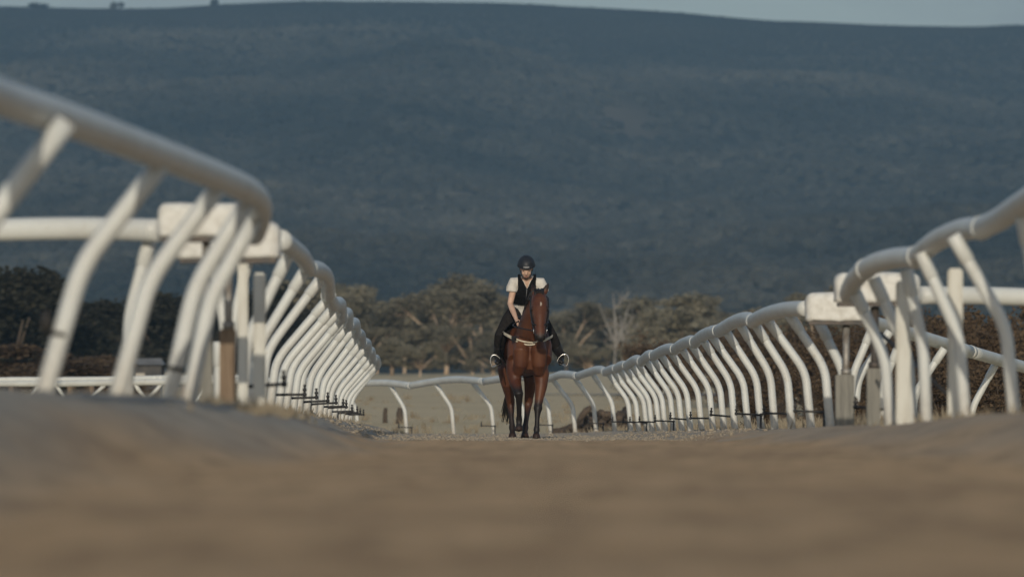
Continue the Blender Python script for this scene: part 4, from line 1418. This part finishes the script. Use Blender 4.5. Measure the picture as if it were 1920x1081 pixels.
for s in (-1, 1):
    q = MB()
    c = W(.194 + s * .086, -1.39, 1.43)
    q.tube([(c + V((0, cos(a) * .03, sin(a) * .03)), .006) for a in [2 * pi * i / 14 for i in range(15)]], 6, up=V((1, 0, 0)))
    part(q, 'bit_ring', M['metal'], bridle)
    q = strap([(c.x, c.y, c.z), (.05 + s * .21, -1.10, 1.50), (.075 + s * .17, -.82, 1.57), (.055 + s * .150, -.60, 1.575)], .009)
    part(q, 'rein', M['leather'], bridle)
# breast strap: two pale bands and a buckle
bs = [(-.30, -.30, 1.43), (-.275, -.50, 1.405), (-.19, -.70, 1.355), (-.07, -.80, 1.295), (.05, -.835, 1.27), (.17, -.80, 1.285), (.29, -.70, 1.335), (.355, -.50, 1.37), (.36, -.30, 1.39)]
qa = MB()
for dz, k in ((.014, 1.0), (-.014, 1.0)):
    qa.tube([(p + V((0, 0, dz * (1.3 - abs(p.x) * 2.5))), .008, .011) for p in catmull([W(*p) for p in bs], 6)], 8)
bp = part(qa, 'breast_strap', M['webbing'], horse)
q = MB(); q.box((-.155, -.768, 1.34), .05, .05, .065, .5); part(q, 'buckle', M['leather'], bp, False)

# ------------------------------------------------------------------ saddle
SX = .0
saddle = thing('saddle', 'black saddle with a dark cloth and bright stirrup irons under the rider', 'saddle', HP)
def shell(y0, y1, a0, a1, off, ny=12, na=26, thick=.012, wav=.0):
    """sheet lying over the barrel; angle 0 is the spine"""
    q = MB()
    def pt(y, a, e):
        w = lerp_t([(-.5, .295, .36, 1.20), (-.15, .295, .37, 1.205), (.2, .305, .355, 1.19), (.5, .297, .325, 1.22)], y)
        wx = w[0] + off + e; wz = w[1] + off + e
        return W(SX + sin(a) * wx, y, w[2] + cos(a) * wz + wav * sin(y * 9))
    for e in (0, thick):
        for i in range(ny + 1):
            for j in range(na + 1):
                q.v.append(pt(y0 + (y1 - y0) * i / ny, a0 + (a1 - a0) * j / na, e))
    n = (ny + 1) * (na + 1); w = na + 1
    for e in (0, 1):
        for i in range(ny):
            for j in range(na):
                f = (e * n + i * w + j, e * n + i * w + j + 1, e * n + (i + 1) * w + j + 1, e * n + (i + 1) * w + j)
                q.f.append(f if e else f[::-1])
    for i in range(ny):
        for j in (0, na):
            q.f.append((i * w + j, (i + 1) * w + j, n + (i + 1) * w + j, n + i * w + j))
    for j in range(na):
        for i in (0, ny):
            q.f.append((i * w + j, i * w + j + 1, n + i * w + j + 1, n + i * w + j))
    return q
part(shell(-.44, .40, -2.05, 2.05, .050), 'saddle_cloth', M['cloth_black'], saddle)
part(shell(-.20, .0, -3.1, 3.1, .004, ny=4, na=60, thick=.008), 'girth', M['cloth_black'], saddle)
for s in (-1, 1):
    a0, a1 = (.30, 1.45) if s > 0 else (-1.45, -.30)
    part(shell(-.30, .12, a0, a1, .030), 'saddle_flap', M['leather'], saddle)
q = MB()
q.tube([(W(SX, -.28, 1.60), .05, .05), (W(SX, -.20, 1.635), .11, .035), (W(SX, 0, 1.605), .15, .03), (W(SX, .20, 1.615), .17, .035), (W(SX, .30, 1.65), .13, .035), (W(SX, .34, 1.66), .05, .02)], 14)
part(q, 'seat', M['leather'], saddle)

# ------------------------------------------------------------------ rider
FOOT = {-1: W(-.385, -.10, 1.005), 1: W(.495, -.10, 1.015)}
rider = None
pb = MB()
# torso under the clothes
HIPC = W(-.0, .10, 1.74)
CH = W(.02, -.22, 2.05)
pb.tube([(W(-.02, .16, 1.68), .12, .11), (W(-.01, .10, 1.76), .155, .115), (W(.0, -.0, 1.88), .13, .10), (W(.015, -.13, 2.02), .158, .115), (W(.025, -.20, 2.10), .165, .10), (W(.025, -.235, 2.165), .10, .075)], 18, up=V((0, -1, .3)))
pb.tube([(W(.022, -.235, 2.14), .060), (W(.018, -.295, 2.20), .055), (W(.014, -.35, 2.265), .055)], 14, up=V((0, 1, 0)))
HC = W(.012, -.395, 2.288)
tl = Matrix.Rotation(R(30), 3, 'X')     # head bowed towards the horse
def hd(x, y, z):
    return HC + tl @ V((x, y, z))
pb.ell(hd(0, .02, .03), .075, .095, .10, 16, 12, tl)
pb.tube([(hd(0, -.02, .06), .068, .075), (hd(0, -.03, -.02), .066, .070), (hd(0, -.035, -.075), .054, .058), (hd(0, -.045, -.118), .030, .034)], 14, up=V((0, 1, 0)))
pb.tube([(hd(0, -.092, .012), .009), (hd(0, -.112, -.028), .015), (hd(0, -.096, -.045), .017)], 8, up=V((0, 1, 0)))   # nose
for s in (-1, 1):
    pb.ell(hd(s * .076, .01, -.01), .012, .022, .032, 8, 6, tl)
    pb.ell(hd(s * .033, -.082, .026), .026, .016, .011, 8, 6, tl)      # brow
    pb.ell(hd(s * .043, -.070, -.035), .022, .02, .022, 8, 6, tl)      # cheek
SH = {-1: W(-.145, -.205, 2.10), 1: W(.195, -.205, 2.095)}
EL = {-1: W(-.205, -.225, 1.815), 1: W(.27, -.225, 1.82)}
HN = {-1: W(-.108, -.555, 1.565), 1: W(.218, -.555, 1.565)}
for s in (-1, 1):
    wr = EL[s].lerp(HN[s], .88)
    pb.tube([(SH[s] + V((-s * .04, 0, 0)), .055), (SH[s], .056), (SH[s].lerp(EL[s], .5), .046), (EL[s], .040), (EL[s].lerp(HN[s], .3), .041), (wr, .026), (HN[s], .024)], 12, up=V((0, 1, 0)))
    fd = (HN[s] - EL[s]).normalized()
    pb.tube([(wr, .024, .026), (HN[s] + fd * .02, .022, .040), (HN[s] + fd * .055, .020, .040)], 10)
    for k in range(4):                       # fingers closed round the rein
        b0 = HN[s] + fd * .050 + V((0, 0, .030 - .020 * k))
        L = (.92, 1.0, .95, .8)[k]
        pb.tube([(b0, .0098), (b0 + fd * .030 * L + V((-s * .012, 0, -.004)), .0095), (b0 + fd * .030 * L + V((-s * .036, .012, -.012)), .009), (b0 + fd * .004 + V((-s * .040, .018, -.014)), .008)], 7)
    pb.tube([(HN[s] + fd * .012 + V((-s * .012, 0, .034)), .012), (HN[s] + fd * .042 + V((-s * .03, 0, .036)), .0105), (HN[s] + fd * .062 + V((-s * .040, 0, .022)), .009)], 8)
HIP = {-1: W(-.115, .06, 1.70), 1: W(.10, .06, 1.70)}
KN = {-1: W(-.335, -.29, 1.375), 1: W(.345, -.29, 1.375)}
AN = {-1: FOOT[-1] + V((.015, .10, .105)), 1: FOOT[1] + V((-.015, .10, .105))}
for s in (-1, 1):
    pb.tube([(HIP[s] + V((0, .03, .02)), .085), (HIP[s].lerp(KN[s], .4), .076), (KN[s], .054), (KN[s].lerp(AN[s], .3), .055), (AN[s], .036)], 14, up=V((0, 1, 0)))
    pb.tube([(AN[s] + V((0, .03, -.05)), .032), (AN[s] + V((0, -.08, -.075)), .034, .026), (AN[s] + V((0, -.18, -.085)), .03, .016)], 10)
pme = fuse(pb, 'person', .0085, 3)
pme.materials.append(M['skin'])
rider = bpy.data.objects.new('person', pme); COL.objects.link(rider); rider.location = HP
tag(rider, 'rider in a black helmet and vest over a white shirt, leaning forward on the horse', 'person')

for s in (-1, 1):
    q = MB(); q.ell(hd(s * .032, -.083, .008), .014, .008, .008, 10, 7, tl); part(q, 'eye', M['eye'], rider)
q = MB(); q.ell(hd(0, -.096, -.074), .024, .010, .0075, 10, 7, tl); part(q, 'mouth', M['lip'], rider)
# shirt
q = MB()
q.tube([(W(-.02, .13, 1.675), .198, .165), (W(-.012, .085, 1.77), .190, .158), (W(-.008, .06, 1.82), .178, .145), (W(.0, -.02, 1.90), .150, .120), (W(.015, -.14, 2.03), .172, .130), (W(.025, -.205, 2.115), .185, .110), (W(.025, -.235, 2.165), .115, .085)], 20, up=V((0, -1, .3)))
for s in (-1, 1):
    e = SH[s].lerp(EL[s], .44) + V((s * .012, 0, 0))
    q.tube([(SH[s] + V((-s * .07, 0, .0)), .078), (SH[s] + V((s * .012, 0, 0)), .084), (SH[s].lerp(EL[s], .25) + V((s * .018, 0, 0)), .083), (e, .078)], 16, up=V((0, 1, 0)))
sme = fuse(q, 'shirt', .010, 3)
# open neckline: drop the faces of the V
bm = bmesh.new(); bm.from_mesh(sme)
kill = []
for f in bm.faces:
    c = f.calc_center_median()
    if c.y < -.20 and c.z > 2.03 and abs(c.x - .022) < (c.z - 2.03) * .42 + .002:
        kill.append(f)
bmesh.ops.delete(bm, geom=kill, context='FACES')
bm.to_mesh(sme); bm.free()
part_me(sme, 'shirt', M['shirt'], rider)
# vest: a shell over the shirt with deep armholes and a V neck
q = MB()
q.tube([(W(-.008, .095, 1.775), .196, .150), (W(.0, -.0, 1.89), .188, .146), (W(.012, -.125, 2.02), .192, .155), (W(.024, -.205, 2.12), .165, .13), (W(.025, -.235, 2.185), .125, .10), (W(.025, -.24, 2.205), .10, .09)], 22, up=V((0, -1, .3)))
vme = fuse(q, 'vest', .009, 2)
bm = bmesh.new(); bm.from_mesh(vme)
kill = []
for f in bm.faces:
    c = f.calc_center_median()
    x = c.x - .022
    if c.y < -.16 and c.z > 2.015 and abs(x) < (c.z - 2.015) * .50 + .001: kill.append(f)          # V neck
    elif c.z > 2.19 and abs(x) < .085: kill.append(f)
    elif abs(x) > .112 + .55 * max(0, 2.02 - c.z) and c.z > 1.97 : kill.append(f)                     # armholes
    elif c.z < 1.81 + .6 * x * x: kill.append(f)
bmesh.ops.delete(bm, geom=kill, context='FACES')
bm.to_mesh(vme); bm.free()
vo = part_me(vme, 'vest', M['cloth_black'], rider)
md = vo.modifiers.new('thick', 'SOLIDIFY'); md.thickness = .016; md.offset = 1
q = MB(); q.tube([(p, .004, .006) for p in [W(.02, -.335, 2.015), W(.015, -.315, 1.95), W(.008, -.235, 1.87)]], 6); part(q, 'zip', M['greycloth'], vo)
# breeches
q = MB()
q.tube([(W(-.02, .20, 1.66), .15, .12), (W(-.015, .13, 1.72), .165, .130), (W(-.01, .09, 1.77), .150, .118)], 18, up=V((0, -1, .3)))
for s in (-1, 1):
    q.tube([(HIP[s] + V((0, .04, .02)), .124), (HIP[s].lerp(KN[s], .35) + V((s * .012, 0, 0)), .122), (HIP[s].lerp(KN[s], .7) + V((s * .008, 0, 0)), .100), (KN[s], .087), (KN[s].lerp(AN[s], .35), .080), (KN[s].lerp(AN[s], .72), .052)], 16, up=V((0, 1, 0)))
part_me(fuse(q, 'breeches', .011, 4), 'breeches', M['breeches'], rider)
# boots
for s in (-1, 1):
    q = MB()
    a = AN[s]
    q.tube([(KN[s].lerp(a, .42), .080), (KN[s].lerp(a, .72), .070), (a, .052), (a + V((0, .01, -.05)), .046)], 14, up=V((0, 1, 0)))
    q.tube([(a + V((0, .055, -.070)), .036, .036), (a + V((0, -.03, -.066)), .042, .042), (a + V((s * .005, -.12, -.080)), .046, .032), (a + V((s * .008, -.19, -.088)), .036, .024), (a + V((s * .008, -.215, -.09)), .018, .014)], 12)
    q.box((a.x, a.y + .05, a.z - .112), .062, .065, .035)
    part_me(fuse(q, 'boot', .009, 3), 'boot', M['leather'], rider)
# helmet
q = MB()
q.ell(hd(0, .022, .046), .119, .145, .126, 28, 18, tl)
hmm = q.mesh('helmet')
bm = bmesh.new(); bm.from_mesh(hmm)
inv = tl.inverted()
kill = []
for f in bm.faces:
    l = inv @ (f.calc_center_median() - HC)
    if l.z < (.052 if l.y < -.02 else .052 - (l.y + .02) * .75): kill.append(f)
bmesh.ops.delete(bm, geom=kill, context='FACES')
bm.to_mesh(hmm); bm.free()
hmm.polygons.foreach_set('use_smooth', [True] * len(hmm.polygons))
ho_ = part_me(hmm, 'helmet', M['helmet'], rider)
md = ho_.modifiers.new('thick', 'SOLIDIFY'); md.thickness = .018; md.offset = -1
q = MB()
q.tube([(hd(.122 * sin(a), .022 - .148 * cos(a), .056 - .0 * a), .007, .007) for a in [(-1.4 + 2.8 * i / 16) for i in range(17)]], 8); part(q, 'brim', M['helmet'], ho_)
q = MB()
q.tube([(hd(.10 * sin(a), .020 - .153 * cos(a), .086), .004, .013) for a in [(-.42 + .84 * i / 8) for i in range(9)]], 8); part(q, 'grey_band', M['greycloth'], ho_)
for s in (-1, 1):
    q = MB(); q.tube([(hd(s * .098, .035, .045), .011, .006), (hd(s * .082, .0, -.03), .010, .005), (hd(s * .055, -.035, -.105), .009, .005), (hd(0, -.045, -.140), .009, .006)], 8); part(q, 'chin_strap', M['leather'], ho_)

# stirrups hang from the saddle
for s in (-1, 1):
    c = FOOT[s]
    tiltz = -.42 if s < 0 else .42
    tiltz *= -1
    mr_ = Matrix.Rotation(-tiltz, 3, 'Y')
    q = MB()
    topv = c + mr_ @ V((0, .0, .140))
    q.tube([(W(SX + s * .285, -.16, 1.45), .005, .016), (W(SX + s * .34, -.13, 1.30), .005, .016), (topv, .005, .014)], 8, up=V((0, 1, 0)))
    le = part(q, 'stirrup_leather', M['leather'], saddle)
    q = MB()
    arc = [.9 * V(p) for p in ((-.078, 0, -.012), (-.080, 0, .03), (-.068, 0, .085), (-.038, 0, .130), (0, 0, .148), (.038, 0, .130), (.068, 0, .085), (.080, 0, .03), (.078, 0, -.012))]
    q.tube([(c + mr_ @ p, .0068) for p in catmull(arc, 3)], 8, up=V((0, 1, 0)))
    q.tube([(c + mr_ @ V((-.076, 0, -.013)), .008, .02), (c + mr_ @ V((.076, 0, -.013)), .008, .02)], 8, up=V((0, 1, 0)))
    part(q, 'stirrup_iron', M['metal'], saddle)
#EOF_PART4
